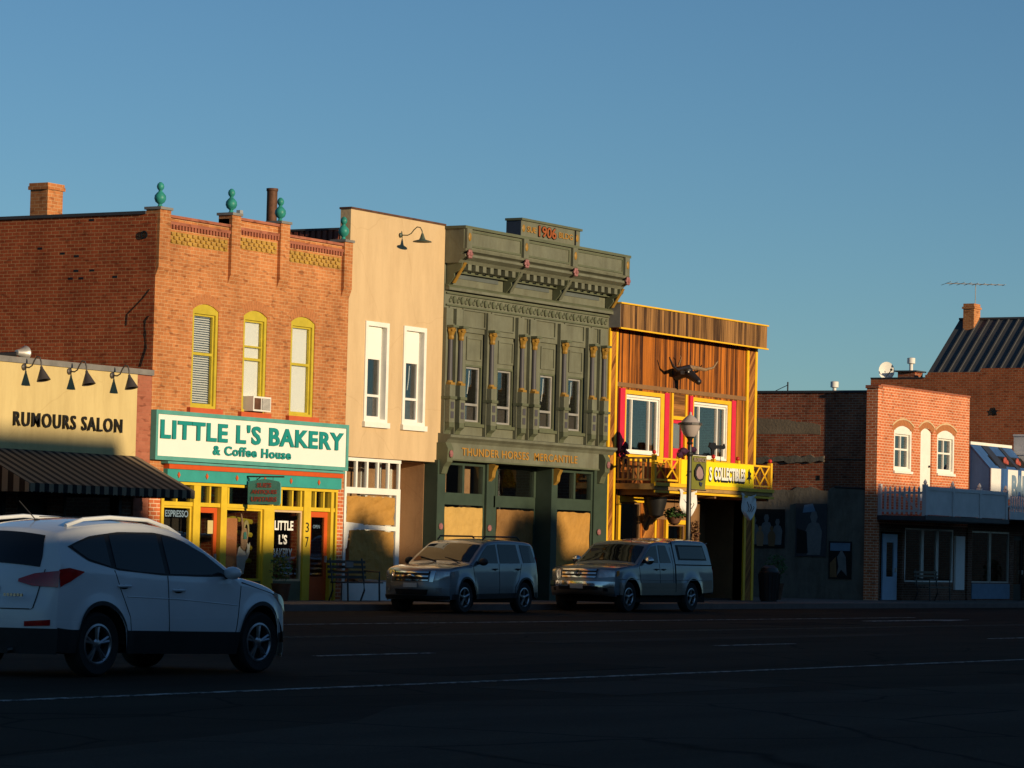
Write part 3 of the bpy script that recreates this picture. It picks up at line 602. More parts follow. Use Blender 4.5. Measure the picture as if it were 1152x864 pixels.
# ================================================================== tan building
c = thing('tan_stucco_building', 'narrow two storey tan stucco building between the brick bakery and the green front', 'building', (67.5, 0, .15))
WT = [(66.19, 67.23), (67.89, 68.93)]
mb = MB(); wall(mb, 65.445, 69.71, 3.6, 9.55, 0, .3, [(a, q, 4.47, 6.91) for a, q in WT]); mb.build('wall', M['tan'], c)
B(65.43, 69.72, -.02, .33, 9.55, 9.6).build('coping', M['rust'], c)
mb = MB()
x = .34
while x < 3.4: mb.box(65.42, 65.5, x, x+.1, 8.45, 9.05); x += .17
mb.box(65.46, 65.55, .3, 15, 8.4, 9.05); mb.build('side_cladding', M['redmet'], c)
B(65.4, 65.6, .3, 15, 9.05, 9.1).build('side_flashing', M['copd'], c)
for i, (a, q) in enumerate(WT):
    f, (wa, wb, wc, wd, ys) = window(c, a, q, 4.47, 6.91, 0, rec=.16, fw=.11, sfw=.08, fm=M['white'], sm=M['whitec'], rails=[5.12], sashw=.07, proud=.03, label=None)
    B(wa+.0, wb-.12, .06, .15, 6.0, wd).build('upper_panel', M['shade'], f)
    B(a-.04, q+.04, -.09, .1, 4.34, 4.47).build('window_sill', M['white'], c)
    B(wa+.03, wb-.03, ys+.08, ys+.09, wc, 5.1).build('blind', M['lampm'], f)
    if i: MB().tube([(wa+.5, ys+.03, 5.95), (wa+.47, ys+.03, 5.6), (wa+.42, ys+.03, 5.35)], .012, 5).build('curtain_cord', M['shade'], f)
mb = MB()
mb.box(65.46, 67.92, -.02, .06, 3.5, 3.58).box(65.46, 67.92, -.02, .06, 2.72, 2.87).box(67.74, 67.92, -.02, .07, .5, 2.72).box(65.46, 65.56, -.02, .06, .15, 2.72)
for x in (65.5, 65.97, 66.44, 66.91, 67.38, 67.86): mb.box(x-.035, x+.035, -.015, .055, 2.87, 3.5)
mb.build('shop_front_frame', M['white'], c); B(65.5, 67.88, .02, .028, 2.87, 3.5).build('transom_glass', M['pane'], c)
B(65.56, 67.74, .02, .028, .6, 2.72).build('display_glass', M['pane'], c)
def paper(bd, x0, x1, z0, z1, yy, seed, nx=16, nz=12, amp=.07, label=None, ragged=.012, tilt=0, mat=None):
    r_ = random.Random(seed); fo = [(r_.uniform(-1.5, 1.5), r_.uniform(2, 7), r_.uniform(0, 6)) for _ in range(7)]
    rows = []
    for j in range(nz+1):
        row = []
        for i in range(nx+1):
            u, v = i/nx, j/nz
            dy = sum(abs(math.sin(k*(u+s_*v)+ph)) for s_, k, ph in fo)/7*amp+r_.uniform(-.005, .005)
            zz = z0+(z1-z0)*v+(r_.uniform(-ragged, ragged) if j in (0, nz) else 0)+tilt*(u-.5)
            row.append((x0+(x1-x0)*u+(r_.uniform(-ragged, ragged)*.4 if i in (0, nx) else 0), yy-dy, zz))
        rows.append(row)
    return MB().grid(rows).build('paper_cover', mat or M['paper'], bd, label)
paper(c, 65.55, 67.65, 1.98, 2.66, .012, 1, label='upper sheet of brown paper in the white shop front'); paper(c, 65.7, 67.65, .65, 1.84, .012, 2, label='lower sheet of brown paper in the white shop front', tilt=-.05)
MB().prism([(65.46, 1.35), (65.6, 1.4), (65.68, 1.83), (66.3, 1.86), (66.9, 1.86), (67.74, 1.84), (67.74, 1.95), (66.5, 1.98), (65.56, 2.03), (65.46, 1.98)], 'y', -.028, -.016).build('torn_white_band', M['white'], c)
B(65.46, 67.92, -.03, .1, .15, .6).build('stall_riser', M['white'], c)
# recessed entry
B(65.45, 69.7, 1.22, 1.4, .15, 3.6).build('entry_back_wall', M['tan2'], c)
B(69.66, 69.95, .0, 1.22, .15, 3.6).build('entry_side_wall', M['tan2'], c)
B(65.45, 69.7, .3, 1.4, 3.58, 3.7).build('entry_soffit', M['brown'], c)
mb = MB().box(67.85, 67.92, .07, 1.22, .5, .6).box(67.85, 67.92, .07, 1.22, 2.72, 2.8).box(67.85, 67.92, 1.12, 1.22, .5, 3.58).box(67.85, 67.92, .55, .6, 2.8, 3.58); mb.build('return_frame', M['white'], c)
B(67.88, 67.888, .07, 1.12, .6, 3.5).build('return_glass', M['pane'], c)
mb = MB().box(68.1, 68.2, 1.14, 1.22, .15, 3.5).box(68.2, 69.2, 1.14, 1.22, 2.75, 2.82).box(69.2, 69.3, 1.14, 1.22, .15, 3.5); mb.build('door_frame', M['white'], c)
door(c, 68.2, 69.2, 2.7, 1.13, M['white'])
shell(c, 65.6, 69.72, 9.3, 15, M['tan2'], roof_z=8.9, left=False)
goose(67.62, 9.12, .66, 'large gooseneck lamp with wide flat shade high on the tan wall', 'flat', M['lampg'], s=.85)

# ================================================================== green front
g_ = thing('green_iron_front_building', 'ornate sage green metal fronted building dated 1906 with bracketed cornice', 'building', (74, 0, .15))
WG = [(70.87, 71.70), (72.43, 73.26), (74.60, 75.40), (76.08, 76.90)]
mb = MB(); wall(mb, 69.73, 78.19, 4.1, 8.7, 0, .3, [(a-.06, q+.06, 4.62, 6.95) for a, q in WG]); mb.build('wall', M['green'], g_)
for i, (a, q) in enumerate(WG):
    f, (wa, wb, wc, wd, ys) = window(g_, a, q, 4.64, 6.14, .04, rec=.09, fw=.05, fm=M['green2'], sm=M['galv'], rails=[5.13], sashw=.05, proud=0)
    B(a-.06, q+.06, .05, .3, 6.14, 6.95).build('blind_panel', M['green'], g_)
    mb = MB().box(a+.04, a+.09, .02, .06, 6.25, 6.85).box(q-.09, q-.04, .02, .06, 6.25, 6.85).box(a+.09, q-.09, .02, .06, 6.8, 6.85).box(a+.09, q-.09, .02, .06, 6.25, 6.3); mb.build('panel_moulding', M['green'], g_)
    B(wa, wb, ys+.09, ys+.1, wc, 5.1).build('cafe_curtain', M['lampm'], f)
    if i != 1: MB().tube([(wa+.35, ys+.03, 6.0), (wa+.33, ys+.03, 5.7), (wa+.27, ys+.03, 5.4)], .012, 5).build('blind_cord', M['shade'], f)
    B(a-.1, q+.1, -.06, .1, 4.56, 4.64).build('window_sill', M['green2'], g_)
# blank panels over the windows
for a, q in ((70.60, 71.72), (72.0, 73.14), (73.5, 73.86), (74.18, 75.28), (75.75, 76.82), (77.2, 77.6), (69.95, 70.25)):
    mb = MB().box(a, q, -.04, .0, 7.5, 7.54).box(a, q, -.04, 0, 7.08, 7.12).box(a, a+.04, -.04, 0, 7.12, 7.5).box(q-.04, q, -.04, 0, 7.12, 7.5); mb.build('frieze_panel', M['green'], g_)
# engaged columns
CX = [69.86, 70.34, 71.86, 73.38, 74.0, 75.57, 77.08, 77.73]
for x in CX:
    B(x-.15, x+.15, -.1, 0, 4.3, 7.5).build('pilaster', M['green'], g_)
    cl = MB().lathe([(.07, 5.62), (.062, 6.2), (.058, 6.70)], (x, -.14, 0), 14).build('column_shaft', M['shaft'], g_, smooth=True)
    MB().box(x-.10, x+.10, -.25, -.04, 5.56, 5.62).lathe([(.085, 5.62), (.085, 5.65), (.07, 5.67)], (x, -.14, 0), 12).build('column_base', M['gold'], cl)
    mb = MB().lathe([(.065, 6.70), (.085, 6.74), (.075, 6.80), (.11, 6.90), (.085, 6.92), (.12, 6.98), (.12, 7.0)], (x, -.15, 0), 8)
    for k in range(6):
        an = k*math.pi/3; mb.ball((x+.095*math.cos(an), -.15+.095*math.sin(an), 6.93), .036, .036, .045, 6)
    mb.build('column_capital', M['gold'], cl)
    B(x-.13, x+.13, -.30, 0, 7.0, 7.06).build('abacus', M['green2'], cl)
    pd = B(x-.13, x+.13, -.24, 0, 4.62, 5.56).build('pedestal', M['green'], g_)
    B(x-.16, x+.16, -.28, 0, 5.2, 5.27).build('pedestal_cap', M['green2'], pd)
    for z in (4.72, 4.96): B(x-.07, x+.07, -.25, -.23, z, z+.17).build('pedestal_inset', M['shaft'], pd)
    MB().prism([(0, 4.28), (-.1, 4.33), (-.14, 4.42), (-.24, 4.5), (-.24, 4.62), (0, 4.62)], 'x', x-.12, x+.12).build('corbel', M['green2'], pd)
# ornamental frieze
B(69.8, 78.15, -.05, 0, 7.56, 7.60).build('moulding', M['green2'], g_); B(69.8, 78.15, -.05, 0, 7.86, 7.90).build('moulding', M['green2'], g_)
mb = MB(); x = 70.0; k = 0
while x < 78.0:
    if k % 2: mb.ball((x, -.03, 7.73), .07, .04, .10, 8)
    else: mb.ball((x, -.02, 7.70), .05, .03, .06, 6).ball((x+.06, -.02, 7.78), .04, .03, .04, 6)
    x += .19; k += 1
mb.build('leaf_frieze', M['green2'], g_)
B(69.75, 78.2, -.14, 0, 7.95, 8.02).build('moulding', M['green'], g_)
MB().prism([(0, 8.02), (-.14, 8.02), (-.10, 8.07), (-.05, 8.10), (0, 8.10)], 'x', 69.75, 78.2).build('moulding', M['green2'], g_)
for a, q in ((70.05, 72.3), (72.9, 74.9), (75.4, 77.6)): B(a, q, -.02, .0, 8.28, 8.48).build('blue_grey_panel', M['greyb'], g_)
# cornice
co = MB().box(69.72, 78.2, -.55, 0, 8.98, 9.48).prism([(0, 8.84), (-.45, 8.84), (-.5, 8.88), (-.60, 8.92), (-.62, 8.98), (0, 8.98)], 'x', 69.72, 78.2).prism([(0, 8.62), (-.40, 8.62), (-.46, 8.70), (-.60, 8.78), (-.60, 8.84), (0, 8.84)], 'x', 69.72, 78.2).build('cornice', M['green'], g_)
B(69.68, 78.26, -.62, .02, 9.48, 9.55).build('cornice_cap', M['green2'], co)
for a, q in ((70.0, 72.5), (72.85, 75.0), (75.4, 77.9)):
    mb = MB().box(a, q, -.575, -.55, 9.40, 9.45).box(a, q, -.575, -.55, 9.03, 9.08).box(a, a+.04, -.575, -.55, 9.08, 9.40).box(q-.04, q, -.575, -.55, 9.08, 9.40); mb.build('cornice_panel', M['green2'], co)
for x in (69.87, 72.66, 75.2, 78.05):
    B(x-.12, x+.12, -.63, -.55, 8.98, 9.48).build('cornice_pilaster', M['green'], co)
    MB().ball((x, -.635, 9.27), .07, .025, .11, 12).build('gold_medallion', M['gold'], co, smooth=True)
    mb = MB()
    for k in range(6): an = k*math.pi/3; mb.ball((x+.075*math.cos(an), -.65, 8.84+.075*math.sin(an)), .055, .04, .055, 7)
    mb.ball((x, -.68, 8.84), .06, .04, .06, 8); mb.build('rosette', M['rose'], co)
mb = MB(); x = 70.2
while x < 77.9:
    if min(abs(x+.07-k) for k in (72.66, 75.2)) > .22: mb.box(x, x+.16, -.40, -.1, 8.47, 8.62)
    x += .36
mb.build('dentil_row', M['green'], co); mb = MB(); B(69.8, 78.1, -.14, 0, 8.40, 8.46).build('bed_moulding', M['green2'], co)
for x, mtl in ((69.88, M['gold']), (72.66, M['green']), (75.2, M['green']), (78.05, M['gold'])):
    q = MB().prism([(-.02, 8.62), (-.48, 8.62), (-.46, 8.52), (-.36, 8.42), (-.24, 8.36), (-.26, 8.28), (-.18, 8.18), (-.10, 8.10), (-.02, 8.06)], 'x', x-.1, x+.1).build('bracket', M['green2'], co)
    MB().prism([(-.5, 8.63), (-.53, 8.63), (-.20, 8.12), (-.17, 8.12)], 'x', x-.06, x+.06).build('bracket_face', mtl, q)
# date block
db = B(72.5, 75.55, -.55, -.1, 9.55, 9.96).build('date_block', M['green'], g_)
B(72.46, 75.6, -.6, -.08, 9.96, 10.02).build('date_block_cap', M['green2'], db)
B(72.49, 72.5, -.54, -.11, 9.56, 9.95).build('date_block_end', M['navy'], db)
for x in (72.62, 75.4): MB().ball((x, -.555, 9.76), .075, .02, .10, 10).build('gold_medallion', M['gold'], db, smooth=True)
B(75.26, 75.3, -.58, -.55, 9.55, 9.96).build('block_strip', M['black'], db)
M['ored'] = pnt('orange_red_gilding', (.32, .085, .02), .5, var=.2, sc=10)
text('date', '1906', 73.36, 74.28, 9.60, 9.92, -.57, M['black'], db, .02, .03); text('date', '1906', 73.34, 74.24, 9.615, 9.90, -.585, M['ored'], db, .02, .015)
text('lettering', 'SUE', 72.78, 73.24, 9.68, 9.83, -.565, M['goldl'], db, .015, .01); text('lettering', 'BLDG', 74.42, 75.14, 9.68, 9.83, -.565, M['goldl'], db, .015, .01)
# middle ledge and name board
MB().prism([(0, 4.1), (-.24, 4.1), (-.30, 4.18), (-.38, 4.24), (-.38, 4.30), (0, 4.34)], 'x', 69.6, 78.15).build('ledge', M['green'], g_)
nb = B(69.62, 77.35, -.26, 0, 3.70, 4.1).build('name_board', M['green'], g_)
text('lettering', 'THUNDER HORSES  MERCANTILE', 70.32, 76.16, 3.80, 4.00, -.27, M['goldl'], nb, .02, .012, spacing=1.1)
B(69.62, 77.35, -.29, 0, 3.66, 3.70).build('name_board_lip', M['green2'], nb)
for x in (69.68, 77.72):
    MB().prism([(0, 3.3), (-.16, 3.32), (-.22, 3.5), (-.32, 3.62), (-.34, 3.95), (-.26, 4.1), (0, 4.1)], 'x', x-.13, x+.13).build('console', M['green2'], g_)
    MB().ball((x, -.36, 3.82), .08, .04, .1, 8).build('rosette', M['rose'], g_)
# shop front
for q in ((69.48, 69.84, -.1, .3, .15, 3.66), (77.45, 78.18, -.08, .3, .15, 4.1), (71.85, 72.2, -.1, .3, .15, 3.66), (75.14, 75.45, -.1, .3, .15, 3.66)): B(*q).build('shop_pilaster', M['greend'], g_)
for x in (72.0, 75.3): MB().prism([(-.1, 3.2), (-.2, 3.3), (-.22, 3.45), (-.3, 3.6), (-.1, 3.66)], 'x', x-.08, x+.08).build('console', M['gold'], g_)
for x in (69.66, 72.0, 77.7): MB().ball((x, -.12, 2.0), .09, .04, .09, 8).build('rosette', M['rose'], g_)
def bay(x0, x1, yy, lights, zt=3.62):
    mb = MB(); n = len(lights)
    mb.box(x0, x1, yy-.05, yy+.08, 3.56, zt).box(x0, x1, yy-.05, yy+.08, 2.56, 2.86)
    for x in lights: mb.box(x-.05, x+.05, yy-.06, yy+.07, 2.86, 3.56)
    mb.box(x0, x0+.06, yy-.05, yy+.08, .15, 2.56).box(x1-.06, x1, yy-.05, yy+.08, .15, 2.56).box(x0+.06, x1-.06, yy-.05, yy+.08, .15, .6)
    f = mb.build('shop_bay_frame', M['greend'], g_); B(x0, x1, yy, yy+.008, 2.86, 3.56).build('transom_pane', M['pane'], f); B(x0+.06, x1-.06, yy, yy+.008, .6, 2.56).build('pane', M['paned'], f)
bay(69.84, 71.85, .02, [69.9, 70.8, 71.79]); bay(75.45, 77.45, .02, [75.5, 76.45, 77.39]); bay(73.1, 75.14, .45, [73.15, 75.09])
paper(g_, 69.95, 71.78, .7, 2.5, -.0, 5, label='pale brown paper in the left bay of the green shop front', mat=M['paperl']); paper(g_, 75.52, 77.3, .7, 2.5, -.0, 6, label='brown paper in the right bay of the green shop front'); paper(g_, 73.2, 75.05, .7, 2.5, .44, 7, label='dark brown paper in the recessed middle bay', mat=M['paperd'])
mb = MB().box(72.2, 73.1, .4, .55, 3.56, 3.66).box(72.2, 73.1, .4, .55, 2.55, 2.85).box(72.2, 72.28, .4, .55, .15, 3.56).box(73.0, 73.1, .4, .55, .15, 3.56); mb.build('door_frame', M['greend'], g_)
B(72.28, 73.0, .47, .478, 2.85, 3.56).build('transom_pane', M['pane'], g_); dg_ = door(g_, 72.28, 73.0, 2.55, .46, M['greend'], base=.7); B(72.42, 72.86, .5, .505, .9, 2.4).build('door_curtain', M['lampm'], dg_)
B(75.14, 75.2, .3, .55, .15, 3.66).build('jamb', M['greend'], g_); B(72.14, 72.2, .3, .55, .15, 3.66).build('jamb', M['greend'], g_)
B(69.84, 77.45, .3, .6, 3.66, 3.8).build('soffit', M['green2'], g_)
for x0, x1 in ((69.9, 70.6), (71.2, 71.75), (75.6, 76.2)): B(x0, x1, .35, .37, 2.7, 3.7).build('interior_curtain', M['tan2'], g_)
shell(g_, 69.73, 78.19, 8.6, 16, M['brickO'], roof_z=8.4)
B(69.73, 78.19, -.0, .25, 8.7, 9.48).build('parapet_back', M['galv'], g_)

# ================================================================== timber saloon
w_ = thing('timber_saloon_building', 'rustic stained timber fronted building with yellow trim, magenta shutters and a balcony', 'building', (82.7, 0, .15))
mb = MB(); HW = [(79.2, 81.3, 4.12, 5.84), (83.19, 85.42, 4.12, 5.86), (81.95, 82.68, 3.4, 5.28), (78.95, 80.25, .15, 2.92), (81.75, 82.88, 1.55, 2.30), (83.75, 86.4, .15, 3.1)]
wall(mb, 78.2, 87.16, .15, 7.95, 0, .25, HW); mb.build('wall', M['wood'], w_)
fa = B(78.2, 87.12, -.36, .0, 7.6, 8.25).build('fascia', M['woodf'], w_); B(78.17, 87.16, -.40, .05, 8.25, 8.29).build('fascia_trim', M['yelw'], fa); B(78.17, 87.16, -.40, -.34, 7.56, 7.6).build('fascia_trim', M['yelw'], fa)
B(78.19, 78.2, -.36, 0, 7.6, 8.25).build('fascia_end', M['cop'], fa)
for x0, x1 in ((78.31, 78.56), (86.62, 87.02)): B(x0, x1, -.03, 0, .15, 7.6).build('diagonal_panel', M['woodd'], w_)
for x0, x1 in ((78.2, 78.31), (78.56, 78.67), (86.48, 86.62), (87.02, 87.16)): B(x0, x1, -.05, 0, .15, 7.6).build('corner_trim', M['yelw'], w_)
B(78.67, 86.48, -.03, 0, 6.02, 6.14).build('belt_board', M['brown'], w_)
for i, (a, q) in enumerate(((79.2, 81.3), (83.19, 85.42))):
    mb = MB().box(a-.06, q+.1, -.05, 0, 5.84, 5.95).box(a-.06, q+.1, -.05, 0, 4.0, 4.18).box(a-.06, a, -.05, 0, 4.18, 5.84).box(q-.1, q+.1, -.05, 0, 4.18, 5.84); mb.build('window_casing', M['yelw'], w_)
    f, (wa, wb, wc, wd, ys) = window(w_, a, q-.08, 4.2, 5.82, 0, rec=.06, fw=.06, fm=M['white'], sm=M['white'], mull=[a+.45, q-.65], sashw=.06, proud=.02)
    rows = []
    for k in range(2):
        x0, x1 = (wa+.05, wa+.4) if k == 0 else (wb-.38, wb-.06)
        MB().grid([[(x0+(x1-x0)*j/16, ys+.12+.03*math.sin(j*1.4), z) for j in range(17)] for z in (wc, wd)]).build('curtain', M['brown'] if k else M['cop'], f)
for x0, x1 in ((78.84, 79.12), (81.42, 81.68), (82.93, 83.12), (85.54, 85.80)): B(x0, x1, -.06, 0, 4.05, 5.98).build('shutter', M['pink'], w_)
mb = MB().box(81.85, 81.95, -.05, 0, 3.4, 6.0).box(82.68, 82.78, -.05, 0, 3.4, 6.0).box(81.95, 82.68, -.05, 0, 5.26, 5.36); mb.build('door_casing', M['yelw'], w_)
B(81.95, 82.68, -.02, 0, 5.36, 6.0).build('over_door_panel', M['woodh'], w_)
mb = MB().box(81.95, 82.05, .02, .07, 3.4, 5.26).box(82.58, 82.68, .02, .07, 3.4, 5.26).box(82.05, 82.58, .02, .07, 5.16, 5.26).box(82.05, 82.58, .02, .07, 3.4, 4.45); dd = mb.build('door', M['pink'], w_, 'magenta balcony door'); B(82.05, 82.58, .04, .048, 4.45, 5.16).build('pane', M['pane'], dd); B(82.05, 82.58, .09, .1, 4.45, 5.16).build('curtain', M['cop'], dd)
# lower storey
mb = MB().box(78.86, 78.98, -.07, 0, .15, 3.02).box(78.98, 80.3, -.07, 0, 2.86, 3.02); mb.build('shop_window_casing', M['yelw'], w_)
shopwin(w_, 78.98, 80.25, .8, 2.86, .05, M['brown'], M['brown'])
B(80.98, 81.08, -.06, 0, .15, 2.6).build('door_trim', M['yelw'], w_); B(80.35, 80.98, -.03, 0, .15, 3.1).build('diagonal_panel', M['woodd'], w_); B(81.08, 83.7, -.03, 0, 2.42, 3.12).build('brown_panel', M['brown'], w_); B(82.95, 83.7, -.03, 0, .15, 2.42).build('brown_panel', M['brown'], w_)
mb = MB().box(81.62, 81.75, -.07, 0, 1.42, 2.42).box(82.86, 82.98, -.07, 0, 1.42, 2.42).box(81.75, 82.86, -.07, 0, 2.30, 2.42).box(81.75, 82.86, -.07, 0, 1.42, 1.55); mb.build('window_casing', M['yelw'], w_)
shopwin(w_, 81.75, 82.86, 1.55, 2.30, .04, M['brown'])
B(83.75, 86.4, 1.2, 1.3, .15, 3.1).build('entry_back_wall', M['brown'], w_); dd = door(w_, 84.3, 85.5, 2.6, 1.1, M['black'])
B(86.4, 86.48, .0, 1.2, .15, 3.1).build('entry_side', M['brown'], w_)
shell(w_, 78.22, 87.14, 7.7, 14, M['brickO'], roof_z=7.4)
# balcony
bl = B(78.7, 85.9, -1.25, -.02, 3.2, 3.36).build('balcony_deck', M['deck'], w_)
B(78.68, 85.92, -1.30, -1.25, 3.30, 3.40).build('deck_edge', M['yelw'], bl); B(78.68, 85.92, -1.29, -1.25, 3.12, 3.18).build('deck_edge', M['yelw'], bl)
for x in (79, 80.7, 82.4, 84.1, 85.7): B(x-.05, x+.05, -1.2, -.02, 3.05, 3.2).build('joist', M['brown'], bl)
for x in (78.76, 80.17, 82.25, 83.75, 85.82):
    q = B(x-.055, x+.055, -1.25, -1.14, 3.36, 4.16).build('balcony_post', M['yelw'], w_); MB().ball((x, -1.19, 4.22), .06).build('post_knob', M['redfin'], q, smooth=True)
def bars(x0, x1, z0, z1, yy, mat, n):
    mb = MB().box(x0, x1, yy-.03, yy+.03, z1-.05, z1).box(x0, x1, yy-.03, yy+.03, z0, z0+.05); w = (x1-x0)/n
    for k in range(n):
        a = x0+k*w; c_ = a+w
        for s0, s1 in ((a, c_), (c_, a)):
            p0, p1 = Vector((s0, yy, z0+.05)), Vector((s1, yy, z1-.05)); mb.tube([p0+Vector((0, .01 if s0 == a else -.01, 0)), p1+Vector((0, .01 if s0 == a else -.01, 0))], .028, 4)
    return mb.build('lattice_rail', mat, w_)
bars(78.82, 80.15, 3.45, 4.08, -1.19, M['yelw'], 2); bars(84.6, 85.78, 3.45, 4.08, -1.19, M['yelw'], 2); B(80.2, 84.6, -1.22, -1.16, 4.03, 4.08).build('top_rail', M['yelw'], w_)
mb = MB().box(78.72, 78.78, -1.14, 0, 4.03, 4.08).box(78.72, 78.78, -1.14, 0, 3.44, 3.49)
for k in range(7): yq = -1.02+k*.155; mb.box(78.73, 78.77, yq-.03, yq+.03, 3.49, 4.03)
mb.build('side_rail', M['deck'], w_)
mb = MB().box(85.79, 85.85, -1.14, 0, 4.03, 4.08)
for k in range(7): yq = -1.02+k*.155; mb.box(85.8, 85.84, yq-.03, yq+.03, 3.4, 4.03)
mb.build('side_rail', M['deck'], w_)
# banner
bn = thing('collectibles_banner', 'bright yellow vinyl banner with white lettering tied to the balcony rail', 'banner', (82.4, -1.3, 3.4))
B(80.2, 84.62, -1.27, -1.255, 3.36, 4.06).build('sheet', M['bany'], bn)
text('lettering_outline', 'COLLECTIBLES', 82.12, 84.06, 3.50, 3.93, -1.28, M['black'], bn, .01, .07, arc=-.0, spacing=1.05); text('lettering', 'COLLECTIBLES', 82.14, 84.04, 3.56, 3.93, -1.292, M['signw'], bn, .01, .045, spacing=1.05)
text('lettering_outline', 'S', 81.82, 82.0, 3.50, 3.93, -1.28, M['black'], bn, .01, .05); text('lettering', 'S', 81.83, 81.99, 3.54, 3.92, -1.292, M['signw'], bn, .01, .03)
for x in (80.62, 84.32):
    MB().prism([(x-.16, 3.62), (x-.05, 3.72), (x-.07, 3.84), (x+.0, 3.95), (x+.04, 3.86), (x+.13, 3.82), (x+.08, 3.74), (x+.16, 3.64), (x+.05, 3.67), (x+.02, 3.52), (x-.03, 3.65)], 'y', -1.285, -1.27).build('rider_emblem', M['black'], bn)
# things on the front
bh = thing('bull_head_trophy', 'dark mounted longhorn bull head high on the stained timber wall', 'wall trophy', (82.1, 0, 6.6))
mb = MB().tube([(82.1, 0, 6.55), (82.1, -.2, 6.6), (82.1, -.36, 6.60), (82.09, -.5, 6.52), (82.08, -.64, 6.42), (82.07, -.76, 6.34)], .20, 14, .09).ball((82.07, -.76, 6.33), .11, .085, .095, 12).ball((82.1, -.36, 6.62), .17, .19, .17, 12)
mb.build('head', M['bull'], bh, smooth=True)
for s_, tip in ((-1, [(82.1, -.42, 6.74), (81.75, -.45, 6.70), (81.35, -.45, 6.62), (81.1, -.45, 6.72), (80.95, -.42, 6.95)]), (1, [(82.1, -.42, 6.74), (82.5, -.45, 6.74), (82.95, -.5, 6.72), (83.35, -.55, 6.80), (83.62, -.55, 7.0)])):
    MB().tube(tip, .075, 10, .02).build('horn', M['horn'] if s_ > 0 else M['bull'], bh, smooth=True)
for s_ in (-1, 1): MB().prism([(82.1+s_*.18, 6.62), (82.1+s_*.45, 6.66), (82.1+s_*.42, 6.52), (82.1+s_*.2, 6.52)], 'y', -.4, -.37).build('ear', M['bull'], bh)
for s_ in (-1, 1): MB().ball((82.09+s_*.14, -.5, 6.60), .022).build('eye', M['signw'], bh, smooth=True)
MB().tube([(82.1, -.1, 6.8), (82.05, -.2, 7.0), (81.9, -.25, 7.05)], .03, 8, .01).build('tuft', M['horn'], bh)
t = thing('oval_wreath', 'dark purple oval wreath hung at the left of the timber front above the balcony', 'wreath', (78.85, -.25, 4.1))
mb = MB(); rr_ = random.Random(3)
for k in range(90): an = k*.7; mb.ball((78.85+.17*math.cos(an)*rr_.uniform(.2, 1), -.22+rr_.uniform(-.06, .06), 4.18+.30*math.sin(an)*rr_.uniform(.3, 1)), .05, .05, .05, 5)
mb.build('foliage', M['purple'], t)
# gun shaped iron sign on a hook
t = thing('cannon_shaped_sign', 'black iron silhouette sign standing out above the yellow banner', 'sign', (82.5, -1.0, 4.3))
MB().prism([(82.15, 4.50), (82.25, 4.62), (82.55, 4.62), (82.6, 4.56), (83.05, 4.56), (83.1, 4.62), (83.16, 4.50), (83.05, 4.46), (82.62, 4.46), (82.5, 4.42), (82.42, 4.28), (82.34, 4.28), (82.32, 4.44)], 'y', -1.1, -1.06).build('silhouette', M['black'], t)
MB().tube([(82.5, -1.08, 4.4), (82.5, -1.08, 4.06)], .012).tube([(82.9, -1.08, 4.5), (82.9, -1.08, 4.06)], .01).build('stem', M['iron'], t)
def leaves(mb, c, rx, ry, rz, n, s_, seed):
    r_ = random.Random(seed)
    for _ in range(n):
        d = Vector((r_.gauss(0, 1), r_.gauss(0, 1), r_.gauss(0, 1))).normalized()*r_.uniform(.35, 1)
        p = Vector(c)+Vector((d.x*rx, d.y*ry, d.z*rz)); a = Vector((r_.gauss(0, 1), r_.gauss(0, 1), r_.gauss(0, 1))).normalized()*s_; b__ = a.orthogonal().normalized()*s_*.6
        mb.quad(p-a, p+b__, p+a, p-b__)
    return mb
t = thing('flower_basket', 'hanging basket of pink flowers and green leaves beside the lamp post under the balcony', 'hanging basket', (80.35, -1.0, 2.9))
MB().lathe([(.02, 2.25), (.14, 2.3), (.2, 2.42), (.21, 2.5), (.19, 2.5)], (80.35, -1.0, 0), 14).build('pot', M['rust'], t, smooth=True)
leaves(MB(), (80.35, -1.0, 2.58), .5, .3, .17, 260, .06, 4).build('leaves', M['leaf'], t); leaves(MB(), (80.4, -1.0, 2.64), .36, .26, .14, 60, .045, 5).build('flowers', M['petal'], t)
MB().tube([(80.35, -1.0, 2.5), (80.35, -1.0, 3.2)], .006, 4).build('chain', M['iron'], t)
t = thing('dark_hanging_planter', 'dark tapered planter hanging under the left end of the balcony', 'hanging basket', (79.6, -.9, 2.9))
MB().lathe([(.05, 2.42), (.2, 2.5), (.3, 2.85), (.32, 3.0), (.28, 3.0)], (79.45, -.9, 0), 14).build('pot', M['black'], t, smooth=True); MB().tube([(79.45, -.9, 2.95), (79.45, -.9, 3.2)], .01, 4).build('chain', M['iron'], t)
for x0, x1, lb in ((80.05, 81.2, 'white heart shaped hide banner in sunlight, hung below the balcony'), (83.8, 84.85, 'grey heart shaped hide banner in the shade, hung below the balcony')):
    t = thing('hide_banner', lb, 'banner', ((x0+x1)/2, -1.3, 3.2), 'hide banners under the balcony'); cx = (x0+x1)/2; q = x1-x0
    rows = []
    for j in range(13):
        v = j/12; hw = q/2*(1-.12*math.sin(v*6))*(1-v**2.2)+.02; row = [(cx+hw*u, -1.30-.04*math.sin(u*5+j*.4)-.02*math.cos(9*u), 3.16+.1*abs(u)*(1-v)-.68*v) for u in [k/8-1 for k in range(17)]]; rows.append(row)
    MB().grid(rows).build('hide', M['whitec'], t)
    mb = MB()
    for k in range(3): mb.tube([(cx-.25+k*.2, -1.36, 3.0-k*.06), (cx-.12+k*.16, -1.36, 2.84), (cx-.2+k*.12, -1.36, 2.72)], .012, 4)
    mb.build('painted_mark', M['rust'], t)
